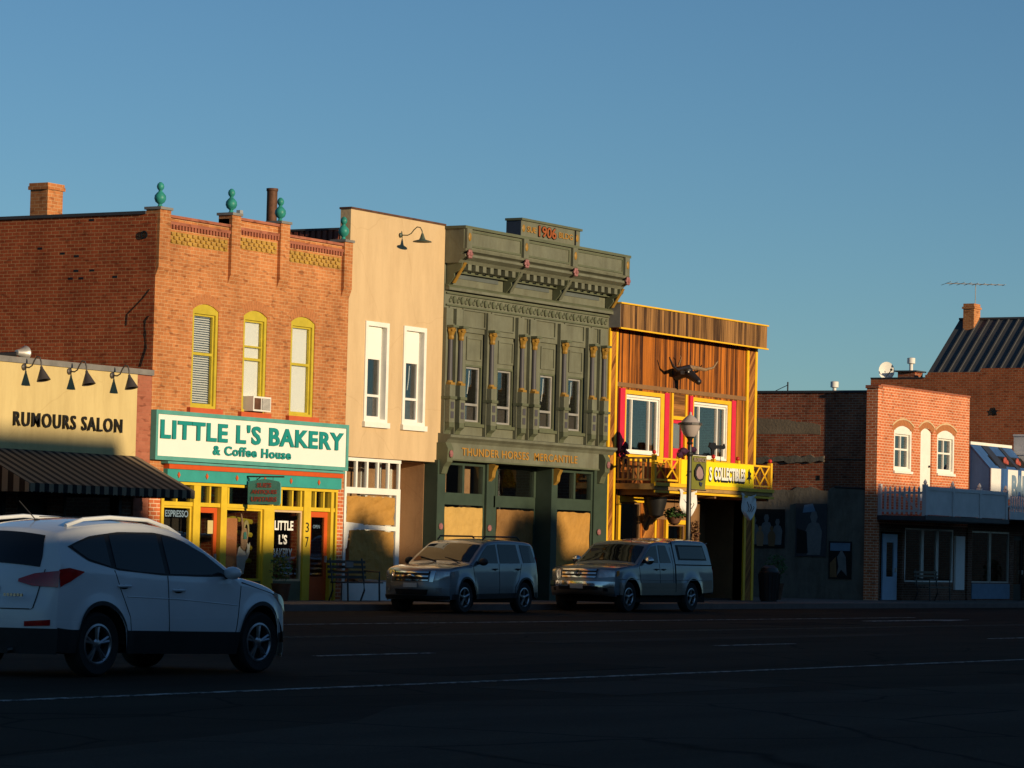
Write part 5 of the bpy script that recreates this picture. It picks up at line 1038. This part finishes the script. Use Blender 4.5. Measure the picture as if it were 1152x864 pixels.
class Car:
    def __init__(s, root, prof, width, belt, tumble, wheels, wr, sill, cf=.28, cr=.2, arch=.07, flare=.025, rc=.09, crown=.04):
        s.root = root; s.prof = catmull(prof, 8); s.wt = width; s.belt = belt; s.tb = tumble; s.wheels = wheels; s.wr = wr; s.ra = wr+arch; s.sill = sill
        s.cf, s.cr, s.rc, s.crown, s.flare = cf, cr, rc, crown, flare; s.xf = max(p[0] for p in prof); s.xr = min(p[0] for p in prof)
    def hw(s, x): return interp(s.wt, x)
    def sy(s, x, z):
        w = s.hw(x); b_ = interp(s.belt, x)
        y = w-.035*max(0, (.55-z)/.35)**1.5 if z < .55 else w
        if z <= b_: y -= .03*max(0, (z-.62)/max(.1, b_-.62))**1.6
        else: y -= .03+(z-b_)*s.tb
        for xw in s.wheels:
            d = math.hypot(x-xw, z-s.wr); y += s.flare*math.exp(-((d-s.ra)/.09)**2)
        return y
    def zb(s, x):
        z = interp(s.sill, x)
        for xw in s.wheels:
            if abs(x-xw) < s.ra: z = max(z, s.wr+math.sqrt(s.ra**2-(x-xw)**2))
        return z
    def warp(s, x, y, z):
        w = max(.3, s.hw(x)); u = min(1, abs(y)/w)
        a = max(0, min(1, (x-(s.xf-1.0))/1.0)); c_ = max(0, min(1, ((s.xr+.8)-x)/.8))
        return (x-s.cf*a*a*u**2.6+s.cr*c_*c_*u**2.6, y, z)
    def body(s, mat, name='body'):
        st = []
        P = s.prof; pts = []
        for a, b_ in zip(P, P[1:]):
            l = (b_-a).length; n = max(1, int(l/.05))
            for k in range(n): pts.append(a+(b_-a)*k/n)
        pts.append(P[-1])
        rows = []
        for q in pts:
            x, zt = q.x, q.y; zb = min(s.zb(x), zt-.01); h = zt-zb; r = min(s.rc, h*.45); row = []
            zs = [zb+(zt-s.crown-r-zb)*k/12 for k in range(13)]
            for z in zs: row.append((x, s.sy(x, z), z))
            ye = s.sy(x, zt-s.crown-r); zc = zt-s.crown-r
            for k in range(1, 6): a = k/6*math.pi/2; row.append((x, ye-r+r*math.cos(a), zc+r*math.sin(a)))
            yt = ye-r
            for k in range(0, 9):
                u = 1-k/8; row.append((x, yt*u, zt-s.crown*u*u))
            rows.append([s.warp(*v) for v in row]+[s.warp(v[0], -v[1], v[2]) for v in reversed(row[:-1])])
        mb = MB().grid(rows); o = mb.build(name, mat, s.root, smooth=True); s.bodyobj = o; return o
    def side(s, Bt, Tp, off=.006, n=18, m=6):
        """surface patch between two polylines (x,z) on the car's flank, both sides"""
        def rs(P, n):
            P = [Vector(p) for p in P]; L_ = [0]
            for a, b_ in zip(P, P[1:]): L_.append(L_[-1]+(b_-a).length)
            out = []
            for k in range(n+1):
                d = L_[-1]*k/n; i = 0
                while i < len(P)-2 and L_[i+1] < d: i += 1
                t = (d-L_[i])/max(1e-6, L_[i+1]-L_[i]); out.append(P[i]+(P[i+1]-P[i])*t)
            return out
        b_ = rs(Bt, n); t = rs(Tp, n); res = []
        for sg in (1, -1):
            rows = []
            for j in range(m+1):
                row = []
                for i in range(n+1):
                    q = b_[i]+(t[i]-b_[i])*j/m; v = s.warp(q.x, s.sy(q.x, q.y)+off, q.y); row.append((v[0], v[1]*sg, v[2]))
                rows.append(row)
            res.append(rows)
        return res
    def sidepart(s, name, Bt, Tp, mat, off=.006, parent=None, n=18, m=6, both=True, label=None):
        out = []
        for rows in s.side(Bt, Tp, off, n, m):
            out.append(MB().grid(rows).build(name, mat, parent or s.root, label, smooth='all'))
        return out
    def seam(s, P, w=.010, off=.004, mat=None, parent=None, name='door_seam', tube=False):
        P = [Vector(p) for p in P]; pts = []
        for a, b_ in zip(P, P[1:]):
            n = max(2, int((b_-a).length/.06)); pts += [a+(b_-a)*k/n for k in range(n)]
        pts.append(P[-1]); mb = MB()
        for sg in (1, -1):
            q = []
            for v in pts: c = s.warp(v.x, s.sy(v.x, v.y)+off*.2, v.y); q.append((c[0], c[1]*sg, c[2]))
            mb.tube(q, w*.5, 5)
        return mb.build(name, mat or M['well'], parent or s.bodyobj)
    def px(s, z, front=True):
        P = s.prof; n = len(P); half = [q for q in (P if front else reversed(P))]
        for a, b_ in zip(half, half[1:]):
            if a.y <= z <= b_.y: t = (z-a.y)/max(1e-6, b_.y-a.y); return a.x+(b_.x-a.x)*t
        return half[0].x
    def end(s, name, Bt, Tp, mat, front=True, off=.008, parent=None, n=12, m=5, mirror=True, label=None):
        """patch on nose or tail from two polylines in (y,z)"""
        sgn = 1 if front else -1
        def rs(P, n):
            P = [Vector(p) for p in P]; out = []
            tot = sum((b_-a).length for a, b_ in zip(P, P[1:])); 
            for k in range(n+1):
                d = tot*k/n
                for a, b_ in zip(P, P[1:]):
                    l = (b_-a).length
                    if d <= l+1e-9: out.append(a+(b_-a)*(d/max(l, 1e-9))); break
                    d -= l
                else: out.append(P[-1])
            return out
        b_, t = rs(Bt, n), rs(Tp, n)
        for sg in ((1, -1) if mirror else (1,)):
            rows = []
            for j in range(m+1):
                row = []
                for i in range(n+1):
                    q = b_[i]+(t[i]-b_[i])*j/m; yy = q.x; zz = q.y
                    v = s.warp(s.px(zz+s.crown*min(1, abs(yy)/max(.3, s.hw(s.xf-.3 if front else s.xr+.3)))**2, front), yy, zz); row.append((v[0]+sgn*off, v[1]*sg, v[2]))
                rows.append(row)
            o = MB().grid(rows).build(name, mat, parent or s.root, label, smooth='all')
        return o
    def top(s, name, i0, i1, u0, u1, mat, off=.006, parent=None, label=None, zlo=None, zhi=None):
        """patch on the profile (windscreen, rear glass) between profile points chosen by (x) range; u fraction of width"""
        seg = [q for q in s.prof if min(i0, i1) <= q.x <= max(i0, i1) and (zlo is None or q.y > zlo)]
        rows = []
        for k, q in enumerate(seg):
            x, zt = q.x, q.y; r = min(s.rc, .45*(zt-s.zb(x))); yt = s.sy(x, zt-s.crown-r)-r*.3
            rows.append([])
            for j in range(17):
                u = u0+(u1-u0)*j/16; y = yt*u; uu = min(1, abs(y)/max(.1, yt-r*.7)); z = zt-s.crown*uu*uu
                v = s.warp(x, y, z); rows[-1].append((v[0]+(off if s.mid < x else -off), v[1], v[2]+off))
        return MB().grid(rows).build(name, mat, parent or s.root, label, smooth='all')
def wheel(root, x, y, r, w, sgn, nsp, double=True, hub=.6):
    t = MB().lathe([(r*hub+.01, -w/2+.02), (r*.9, -w/2), (r*.97, -w/2+.02), (r, -w/2+.05), (r, w/2-.05), (r*.97, w/2-.02), (r*.9, w/2), (r*hub+.01, w/2-.02)], (x, y, r), 36, 'y', close=True).build('wheel', M['tyre'], root, smooth=True)
    f = y+sgn*(w/2-.03); rr = r*hub+.015
    mb = MB().lathe([(rr, -.02), (rr, .015), (rr-.02, .02), (rr-.035, .005), (rr-.035, -.1), (rr, -.1)], (x, f, r), 32, 'y', close=True) if sgn > 0 else MB().lathe([(rr, .02), (rr, -.015), (rr-.02, -.02), (rr-.035, -.005), (rr-.035, .1), (rr, .1)], (x, f, r), 32, 'y', close=True)
    mb.lathe([(.06, -.03), (.06, .0), (.04, .012), (0, .012)] if sgn > 0 else [(.06, .03), (.06, .0), (.04, -.012), (0, -.012)], (x, f, r), 16, 'y')
    for k in range(nsp):
        for da in ((-.13, .13) if double else (0,)):
            a = k*2*math.pi/nsp+.3; a1 = a+da
            mb.tube([(x+.04*math.cos(a), f-sgn*.005, r+.04*math.sin(a)), (x+(rr-.02)*math.cos(a1), f, r+(rr-.02)*math.sin(a1))], .026 if not double else .018, 5, .03 if not double else .016)
    mb.build('rim', M['alloy'], t, smooth=True)
    MB().lathe([(rr-.03, 0), (0, 0)], (x, f-sgn*.07, r), 24, 'y').build('brake_disc', M['clad'], t)
    return t
def chassis(c, y_in, z1, x0, x1):
    B(x0, x1, -y_in, y_in, .24, z1).build('underbody', M['well'], c.root)
    for xw in c.wheels:
        for sg in (1, -1):
            mb = MB(); n = 14; rows = []
            for k in range(n+1):
                a = math.pi*k/n; rows.append([(xw+(c.ra+.004)*math.cos(a), sg*yy, c.wr+(c.ra+.004)*math.sin(a)) for yy in (y_in-.25, c.hw(xw)-.012)])
            mb.grid(rows).build('wheel_arch_liner', M['well'], c.root)
def mirror_(c, x, z, mat, sz=(.09, .10, .075)):
    for sg in (1, -1):
        y = c.sy(x, z); o = MB().ball((x-.02, sg*(y+.13), z+.03), sz[0], sz[1], sz[2], 14).build('wing_mirror', mat, c.root, smooth=True); MB().tube([(x+.02, sg*(y-.01), z-.02), (x, sg*(y+.08), z)], .025, 6).build('mirror_arm', M['clad'], o)
def handle(c, x, z, mat, l=.2):
    for sg in (1, -1):
        y = c.sy(x, z); MB().tube([(x-l/2, sg*(y+.004), z), (x-l/2+.03, sg*(y+.032), z), (x+l/2-.03, sg*(y+.032), z), (x+l/2, sg*(y+.004), z)], .014, 8).build('door_handle', mat, c.root, smooth=True); MB().ball((x, sg*(y-.002), z-.012), .08, .008, .028, 12).build('handle_recess', M['well'], c.root)

# ---- white crossover, seen from behind
root = thing('crossover_car', 'white crossover car driving on the near lane, seen from behind at the left edge', 'car', (28.32, -22.09, 0))
ORG[root.name] = Vector()
prof = [(2.10, .22), (2.19, .34), (2.205, .5), (2.18, .66), (2.10, .78), (1.98, .86), (1.72, .95), (1.38, 1.03), (1.10, 1.08), (.98, 1.10), (.60, 1.33), (.22, 1.52), (-.05, 1.60), (-.45, 1.645), (-.95, 1.64), (-1.40, 1.60), (-1.72, 1.545), (-1.86, 1.50), (-2.0, 1.28), (-2.08, 1.12), (-2.12, 1.02), (-2.16, .86), (-2.21, .72), (-2.215, .5), (-2.19, .30)]
c = Car(root, prof, [(-2.2, .84), (-1.7, .90), (-.9, .905), (.9, .905), (1.6, .895), (2.2, .84)], [(-2.0, 1.12), (-1.0, 1.07), (.9, 1.0), (2, .9)], .36, [1.32, -1.32], .335, [(-2.2, .27), (-1.8, .25), (1.8, .2), (2.2, .22)], cf=.42, cr=.30, rc=.10, crown=.05); c.mid = -.6
c.body(M['cwhite']); chassis(c, .78, .62, -1.7, 1.5)
for xw in c.wheels:
    for sg in (1, -1): wheel(root, xw, sg*.785, .335, .22, sg, 5)
# windows: dark base then three panes
c.sidepart('window_surround', [(.86, 1.055), (.4, 1.045), (-.3, 1.055), (-1.0, 1.10), (-1.45, 1.19), (-1.76, 1.335)], [(.86, 1.06), (.55, 1.26), (.15, 1.44), (-.3, 1.505), (-.9, 1.50), (-1.35, 1.45), (-1.76, 1.34)], M['clad'], .004, n=40, m=10)
c.sidepart('side_window', [(.72, 1.075), (.3, 1.065), (-.20, 1.07)], [(.70, 1.13), (.45, 1.29), (.12, 1.42), (-.20, 1.475)], M['cglass'], .010, n=20, m=10)
c.sidepart('side_window', [(-.28, 1.072), (-.7, 1.09), (-1.05, 1.125)], [(-.28, 1.48), (-.7, 1.485), (-1.05, 1.465)], M['cglass'], .010, n=20, m=10)
c.sidepart('side_window', [(-1.13, 1.14), (-1.45, 1.215), (-1.68, 1.33)], [(-1.13, 1.455), (-1.4, 1.415), (-1.68, 1.345)], M['cglass'], .010, n=20, m=10)
c.top('windscreen', .30, .92, -.86, .86, M['cglass']); c.top('rear_window', -2.07, -1.87, -.80, .80, M['cglass'], zlo=1.13)
c.seam([(.98, .95), (.90, .6), (.86, .42)]); c.seam([(-.24, 1.05), (-.24, .7), (-.22, .42)]); c.seam([(-1.08, 1.1), (-1.0, .9), (-.86, .62), (-.84, .45)])
c.seam([(.85, .38), (-.8, .38)]); c.seam([(1.85, .82), (1.3, .92), (1.0, .99)]); c.seam([(-.9, .83), (0, .80), (.9, .74)], w=.012, mat=M['cwhite'], name='crease')
def belowpatch(c, mat, h, name='cladding', xs=None, off=.012, zmin=.0):
    xs = xs or (c.xr+.05, c.xf-.05)
    N_ = 300
    for sg in (1, -1):
        rows = [[], [], []]
        for i in range(N_+1):
            x = xs[0]+(xs[1]-xs[0])*i/N_; zb = c.zb(x); base = interp(c.sill, x); zt = max(base+h, zb+.045)
            for j in range(3):
                z = zb+(zt-zb)*j/2; v = c.warp(x, c.sy(x, z)+off, z); rows[j].append((v[0], sg*v[1], v[2]))
        MB().grid(rows).build(name, mat, c.root, smooth='all')
belowpatch(c, M['clad'], .24, xs=(-2.205, 2.19))
c.end('bumper_cladding', [(0, .24), (.855, .24)], [(0, .50), (.875, .50)], M['clad'], False, .012)
c.end('number_plate', [(-.26, .80), (.26, .80)], [(-.26, .92), (.26, .92)], M['plate'], False, .014, mirror=False)
for sg in (1, -1): pass
c.end('tail_lamp', [(.46, .97), (.62, .93), (.845, .92)], [(.46, 1.0), (.62, 1.06), (.845, 1.09)], M['tlred'], False, .014)
c.sidepart('tail_lamp', [(-1.58, 1.075), (-1.85, .98), (-2.115, .92)], [(-1.58, 1.085), (-1.85, 1.12), (-2.115, 1.10)], M['tlred'], .014)
c.end('reflector', [(.58, .52), (.80, .53)], [(.58, .57), (.80, .59)], M['tlred'], False, .014)
c.end('headlamp', [(.45, .70), (.62, .66), (.82, .66)], [(.45, .74), (.62, .78), (.82, .82)], M['hlens'], True, .012)
c.sidepart('headlamp', [(2.16, .66), (1.9, .74), (1.62, .86)], [(2.12, .78), (1.9, .85), (1.62, .885)], M['hlens'], .012)
c.end('grille', [(-.35, .38), (.35, .38)], [(-.4, .47), (.4, .47)], M['clad'], True, .004, mirror=False)
c.end('tailgate_seam', [(-.62, .69), (.62, .69)], [(-.62, .70), (.62, .70)], M['well'], False, .008, mirror=False); c.end('tailgate_seam', [(.62, .69), (.64, .69), (.70, 1.1)], [(.63, .69), (.65, .69), (.71, 1.1)], M['well'], False, .008)
MB().ball((-2.145, 0, 1.02), .012, .07, .045, 14).build('rear_badge', M['chrome'], root, smooth=True)
MB().tube([(-2.03, -.05, 1.16), (-2.0, .35, 1.2)], .012, 6).build('rear_wiper', M['clad'], root)
for k_ in range(6): B(-2.20, -2.185, -.62+k_*.045, -.59+k_*.045, .82, .85).build('badge_lettering', M['chrome'], root)
for sg in (1, -1): MB().tube([(.25, sg*.60, 1.48), (.05, sg*.605, 1.56), (-.3, sg*.61, 1.635), (-.9, sg*.61, 1.65), (-1.3, sg*.60, 1.62), (-1.55, sg*.59, 1.55)], .022, 8).build('roof_rail', M['cwhite'], root, smooth=True)
B(-.9, -.1, -.38, .38, 1.642, 1.650).build('sunroof', M['cglass'], root, bevel=.003)
MB().tube([(-1.35, 0, 1.60), (-1.62, 0, 1.80)], .006, 5).ball((-1.34, 0, 1.605), .05, .03, .018, 8).build('aerial', M['clad'], root)
mirror_(c, .72, 1.06, M['cwhite'], (.08, .11, .07)); handle(c, -.08, .90, M['cwhite']); handle(c, -.95, .94, M['cwhite'])
for sg in (.45, -.45): MB().tube([(-2.16, sg, .28), (-2.24, sg, .27)], .035, 10).build('exhaust', M['chrome'], root)
root.rotation_euler = (0, 0, R(-3.5))

# ---- silver utility car parked facing left
root = thing('parked_utility_car', 'silver boxy utility car with roof rails parked in front of the brown paper windows', 'car', (64.17, -4.2, 0)); ORG[root.name] = Vector()
prof = [(2.08, .30), (2.17, .40), (2.20, .55), (2.19, .70), (2.17, .86), (2.12, .97), (1.98, 1.03), (1.6, 1.08), (1.15, 1.12), (1.02, 1.14), (.66, 1.38), (.32, 1.59), (.12, 1.655), (-.4, 1.69), (-1.1, 1.69), (-1.68, 1.66), (-1.88, 1.60), (-1.98, 1.38), (-2.08, 1.12), (-2.15, .98), (-2.18, .75), (-2.2, .55), (-2.15, .36)]
c = Car(root, prof, [(-2.2, .84), (-1.6, .895), (1.6, .90), (2.2, .85)], [(-2, 1.13), (.9, 1.09), (2, 1.0)], .22, [1.31, -1.31], .355, [(-2.2, .36), (2.2, .30)], cf=.30, cr=.22, rc=.08, crown=.04, flare=.035); c.mid = -.5
c.body(M['csilver']); chassis(c, .78, .62, -1.7, 1.7)
for xw in c.wheels:
    for sg in (1, -1): wheel(root, xw, sg*.78, .355, .23, sg, 5, False)
c.sidepart('window_surround', [(.92, 1.11), (0, 1.115), (-1.9, 1.145)], [(.86, 1.15), (.5, 1.40), (.22, 1.555), (-.5, 1.575), (-1.70, 1.56), (-1.9, 1.15)], M['clad'], .004, n=40, m=10) if False else None
c.sidepart('side_window', [(.80, 1.13), (-.12, 1.135)], [(.76, 1.17), (.45, 1.40), (.22, 1.54), (-.12, 1.565)], M['cglass'], .008, n=20, m=8)
c.sidepart('side_window', [(-.22, 1.135), (-1.10, 1.145)], [(-.22, 1.57), (-1.02, 1.57)], M['cglass'], .008, n=20, m=8)
c.sidepart('side_window', [(-1.26, 1.15), (-1.93, 1.165)], [(-1.18, 1.57), (-1.72, 1.55)], M['cglass'], .008, n=20, m=8)
c.top('windscreen', .34, .97, -.88, .88, M['cglass']); c.top('rear_window', -2.06, -1.90, -.82, .82, M['cglass'], zlo=1.14)
MB().tube([(1.0, .55, 1.165), (.86, .05, 1.25)], .012, 5).tube([(1.0, -.1, 1.165), (.86, -.6, 1.25)], .012, 5).build('wiper', M['clad'], root); c.seam([(.95, 1.05), (.88, .6), (.84, .45)]); c.seam([(-.17, 1.12), (-.17, .45)]); c.seam([(-1.17, 1.12), (-1.05, .8), (-.86, .6), (-.84, .46)])
belowpatch(c, M['clad'], .12, xs=(-2.1, 2.0)); c.end('bumper_skirt', [(-.86, .30), (.86, .30)], [(-.86, .385), (.86, .385)], M['clad'], True, .014, mirror=False)
gr = c.end('grille', [(-.42, .70), (.42, .70)], [(-.46, .93), (.46, .93)], M['clad'], True, .014, mirror=False)
for z in (.725, .815, .905): c.end('grille_bar', [(-.43, z-.016), (.43, z-.016)], [(-.44, z+.018), (.44, z+.018)], M['chrome'], True, .03, gr, mirror=False)
MB().ball((2.215, 0, .815), .02, .10, .045, 14).build('front_badge', M['chrome'], root, smooth=True)
c.end('grille_end', [(.46, .69), (.54, .69)], [(.48, .94), (.58, .94)], M['chrome'], True, .02, gr)
c.end('headlamp', [(.56, .72), (.84, .76)], [(.58, .93), (.84, .93)], M['hlens'], True, .014); c.sidepart('headlamp', [(2.12, .76), (1.88, .80)], [(2.10, .92), (1.86, .93)], M['hlens'], .012)
c.end('fog_lamp', [(.60, .46), (.72, .46)], [(.60, .56), (.72, .56)], M['hlens'], True, .02); c.end('number_plate', [(-.18, .56), (.18, .56)], [(-.18, .66), (.18, .66)], M['plate'], True, .03, mirror=False)
c.end('lower_grille', [(-.4, .40), (.4, .40)], [(-.44, .52), (.44, .52)], M['well'], True, .018, mirror=False)
c.end('tail_lamp', [(.70, .9), (.84, .9)], [(.72, 1.3), (.82, 1.3)], M['tlred'], False, .012)
for sg in (1, -1):
    rl = MB().tube([(.15, sg*.60, 1.655), (.05, sg*.60, 1.735), (-1.35, sg*.60, 1.745), (-1.5, sg*.60, 1.66)], .02, 8).build('roof_rail', M['clad'], root, smooth=True)
MB().box(-.35, -.30, -.6, .6, 1.72, 1.745).box(-1.15, -1.10, -.6, .6, 1.725, 1.75).build('roof_crossbar', M['clad'], root)
mirror_(c, .74, 1.13, M['clad'], (.08, .12, .085)); handle(c, .02, 1.0, M['clad']); handle(c, -1.0, 1.01, M['clad'])
c.seam([(1.95, 1.0), (1.3, 1.05), (1.0, 1.08)])
root.rotation_euler = (0, 0, math.pi)

# ---- pickup with topper
root = thing('parked_pickup_truck', 'grey pickup truck with a matching bed topper parked in front of the timber building', 'truck', (72.35, -4.15, 0)); ORG[root.name] = Vector()
prof = [(2.66, .42), (2.76, .50), (2.80, .62), (2.78, .78), (2.74, .95), (2.70, 1.05), (2.52, 1.12), (2.0, 1.17), (1.55, 1.20), (1.42, 1.22), (1.05, 1.45), (.72, 1.68), (.52, 1.75), (.1, 1.79), (-.42, 1.785), (-.52, 1.80), (-.8, 1.845), (-1.8, 1.845), (-2.25, 1.82), (-2.42, 1.75), (-2.52, 1.5), (-2.62, 1.22), (-2.68, 1.12), (-2.70, .85), (-2.70, .62), (-2.66, .5)]
c = Car(root, prof, [(-2.7, .93), (-2, .95), (2.1, .955), (2.8, .90)], [(-2.7, 1.16), (2, 1.08)], .20, [1.88, -1.38], .375, [(-2.7, .5), (-.6, .42), (2.2, .42), (2.8, .42)], cf=.30, cr=.14, rc=.08, crown=.05, flare=.045, arch=.09); c.mid = -.5
c.body(M['ctruck']); chassis(c, .82, .72, -2.3, 2.2)
for xw in c.wheels:
    for sg in (1, -1): wheel(root, xw, sg*.82, .375, .25, sg, 5, False, .56)
belowpatch(c, M['ctan'], .30, xs=(-2.6, 2.5), off=.008, name='lower_body')
c.sidepart('side_window', [(1.22, 1.215), (.36, 1.22)], [(1.16, 1.26), (.86, 1.48), (.62, 1.62), (.36, 1.655)], M['cglass'], .008, n=20, m=8)
c.sidepart('side_window', [(.26, 1.22), (-.30, 1.225)], [(.26, 1.66), (-.12, 1.655)], M['cglass'], .008, n=16, m=8)
c.sidepart('topper_window_frame', [(-.72, 1.30), (-2.28, 1.30)], [(-.66, 1.68), (-2.12, 1.68)], M['clad'], .006); c.sidepart('topper_window', [(-.80, 1.34), (-2.18, 1.34)], [(-.76, 1.64), (-2.08, 1.64)], M['cglass'], .014)
c.top('windscreen', .74, 1.36, -.88, .88, M['cglass']); c.top('rear_window', -2.58, -2.46, -.8, .8, M['cglass'], zlo=1.28)
c.seam([(1.36, 1.12), (1.30, .7), (1.28, .5)]); c.seam([(.31, 1.2), (.31, .5)]); c.seam([(-.34, 1.62), (-.40, 1.2), (-.40, .5)]); c.seam([(-.46, 1.76), (-.52, 1.2), (-.50, .5)], w=.03); c.seam([(-.52, 1.18), (-2.62, 1.18)], w=.03); c.seam([(2.5, 1.06), (1.9, 1.12), (1.4, 1.17)])
c.seam([(2.55, .80), (-.4, .80)], w=.02, mat=M['ctan'], name='crease'); c.seam([(-.55, .80), (-2.62, .80)], w=.02, mat=M['ctan'], name='crease')
gr = c.end('grille', [(-.46, .82), (.46, .82)], [(-.50, 1.04), (.50, 1.04)], M['clad'], True, .014, mirror=False)
for z in (.85, .935, 1.02): c.end('grille_bar', [(-.47, z-.02), (.47, z-.02)], [(-.48, z+.022), (.48, z+.022)], M['chrome'], True, .035, gr, mirror=False)
MB().lathe([(.085, 0), (.085, .02), (.065, .02), (.065, 0)], (2.80, 0, .935), 20, 'x', close=True).lathe([(.05, 0), (.05, .02), (.035, .02), (.035, 0)], (2.80, 0, .95), 16, 'x', close=True).build('front_badge', M['chrome'], root)
c.end('headlamp', [(.52, .82), (.88, .86)], [(.54, 1.03), (.87, 1.01)], M['hlens'], True, .014); c.sidepart('headlamp', [(2.72, .86), (2.50, .90)], [(2.68, 1.0), (2.48, 1.02)], M['amber'], .012)
c.end('chrome_bumper', [(-.90, .60), (.90, .60)], [(-.90, .74), (.90, .74)], M['chrome'], True, .05, mirror=False); c.end('bumper', [(-.88, .44), (.88, .44)], [(-.88, .59), (.88, .59)], M['ctan'], True, .03, mirror=False)
c.end('lower_grille', [(-.55, .54), (.55, .54)], [(-.55, .62), (.55, .62)], M['well'], True, .055, mirror=False); c.end('fog_lamp', [(.66, .50), (.76, .50)], [(.66, .58), (.76, .58)], M['well'], True, .04); c.end('number_plate', [(-.18, .56), (.18, .56)], [(-.18, .68), (.18, .68)], M['plate'], True, .06, mirror=False)
c.end('tail_lamp', [(.80, .85), (.92, .85)], [(.80, 1.14), (.92, 1.14)], M['tlred'], False, .012); c.end('rear_bumper', [(-.9, .52), (.9, .52)], [(-.9, .66), (.9, .66)], M['chrome'], False, .05, mirror=False)
mirror_(c, 1.08, 1.24, M['chrome'], (.08, .13, .10)); handle(c, .48, 1.06, M['clad']); handle(c, .12, 1.06, M['clad'])
MB().tube([(1.5, .86, 1.2), (1.75, .88, 1.85)], .006, 4).build('aerial', M['clad'], root); MB().tube([(-2.45, .55, 1.6), (-2.75, .62, 1.75)], .008, 4).build('rack_rod', M['galv'], root)
root.rotation_euler = (0, 0, math.pi)

# ================================================================== the far side of the street, behind the camera (casts the evening shade)
def opp(x0, x1, h, label, mat, seed):
    t = thing('opposite_building', label, 'building', ((x0+x1)/2, -58, .1)); mb = MB(); hs = []; x = x0+1
    while x < x1-2 and h > 8.5: hs += [(x, x+1.1, 5.6, 7.6)]; x += 2.6
    mb.box(x0, x1, -64, -52.3, .1, h-.3); wall(mb, x0, x1, .1, h, -52.3, -52, hs); mb.build('wall', mat, t)
    B(x0-.1, x1+.1, -52.3, -51.8, h-.4, h-.2).build('cornice', M['cop'], t)
    for q in hs: window(t, q[0], q[1], q[2], q[3], -52.15, rec=.02, fw=.08, proud=0)
H = 52*math.tan(R(SUN_EL))/math.cos(R(SUN_AZ)); DX = 52*math.tan(R(SUN_AZ))
def top_for(z): return z+H
opp(-30, 12, top_for(3.2), 'dark brick block across the street, furthest left behind the camera', M['wall2'], 1)
opp(12, 28, 1.40+30*math.tan(R(SUN_EL))/math.cos(R(SUN_AZ)), 'single storey block across the street behind the camera, lowest of the row', M['brickO'], 6)
opp(28.1, 56.6-DX, top_for(3.68), 'brick block across the street opposite the cream salon', M['brickO'], 2)
opp(118.1-DX, 270, 8.0, 'long low block across the street at the far right end', M['brickO'], 7)
opp(56.7-DX, 83.6-DX, top_for(1.45), 'lower plain block across the street opposite the bakery', M['wall2'], 3)
opp(83.7-DX, 92-DX, top_for(3.42), 'taller brick block across the street opposite the timber front', M['brickO'], 4)
opp(92.1-DX, 118-DX, top_for(3.75), 'plain block across the street at the far right', M['wall2'], 5)
t = thing('street_tree', 'broad leafy tree behind the roofs across the street', 'tree', (66.6-DX, -50.8, .1))
MB().tube([(66.6-DX, -50.8, .1), (66.5-DX, -50.8, 5), (66.6-DX, -50.8, H+.5)], .22, 8, .06).build('trunk', M['trunkm'], t)
leaves(MB(), (66.6-DX, -50.8, H+.9), 1.0, .8, 1.2, 1500, .14, 21).build('crown', M['leaf'], t)
t = thing('street_tree', 'slim leafy tree across the street to the right of the broad one', 'tree', (74.9-DX, -50.8, .1))
MB().tube([(74.9-DX, -50.8, .1), (74.9-DX, -50.8, H+.8)], .2, 8, .05).build('trunk', M['trunkm'], t)
leaves(MB(), (74.9-DX, -50.8, H+1.15), 1.35, .9, 1.3, 2600, .14, 22).build('crown', M['leaf'], t)
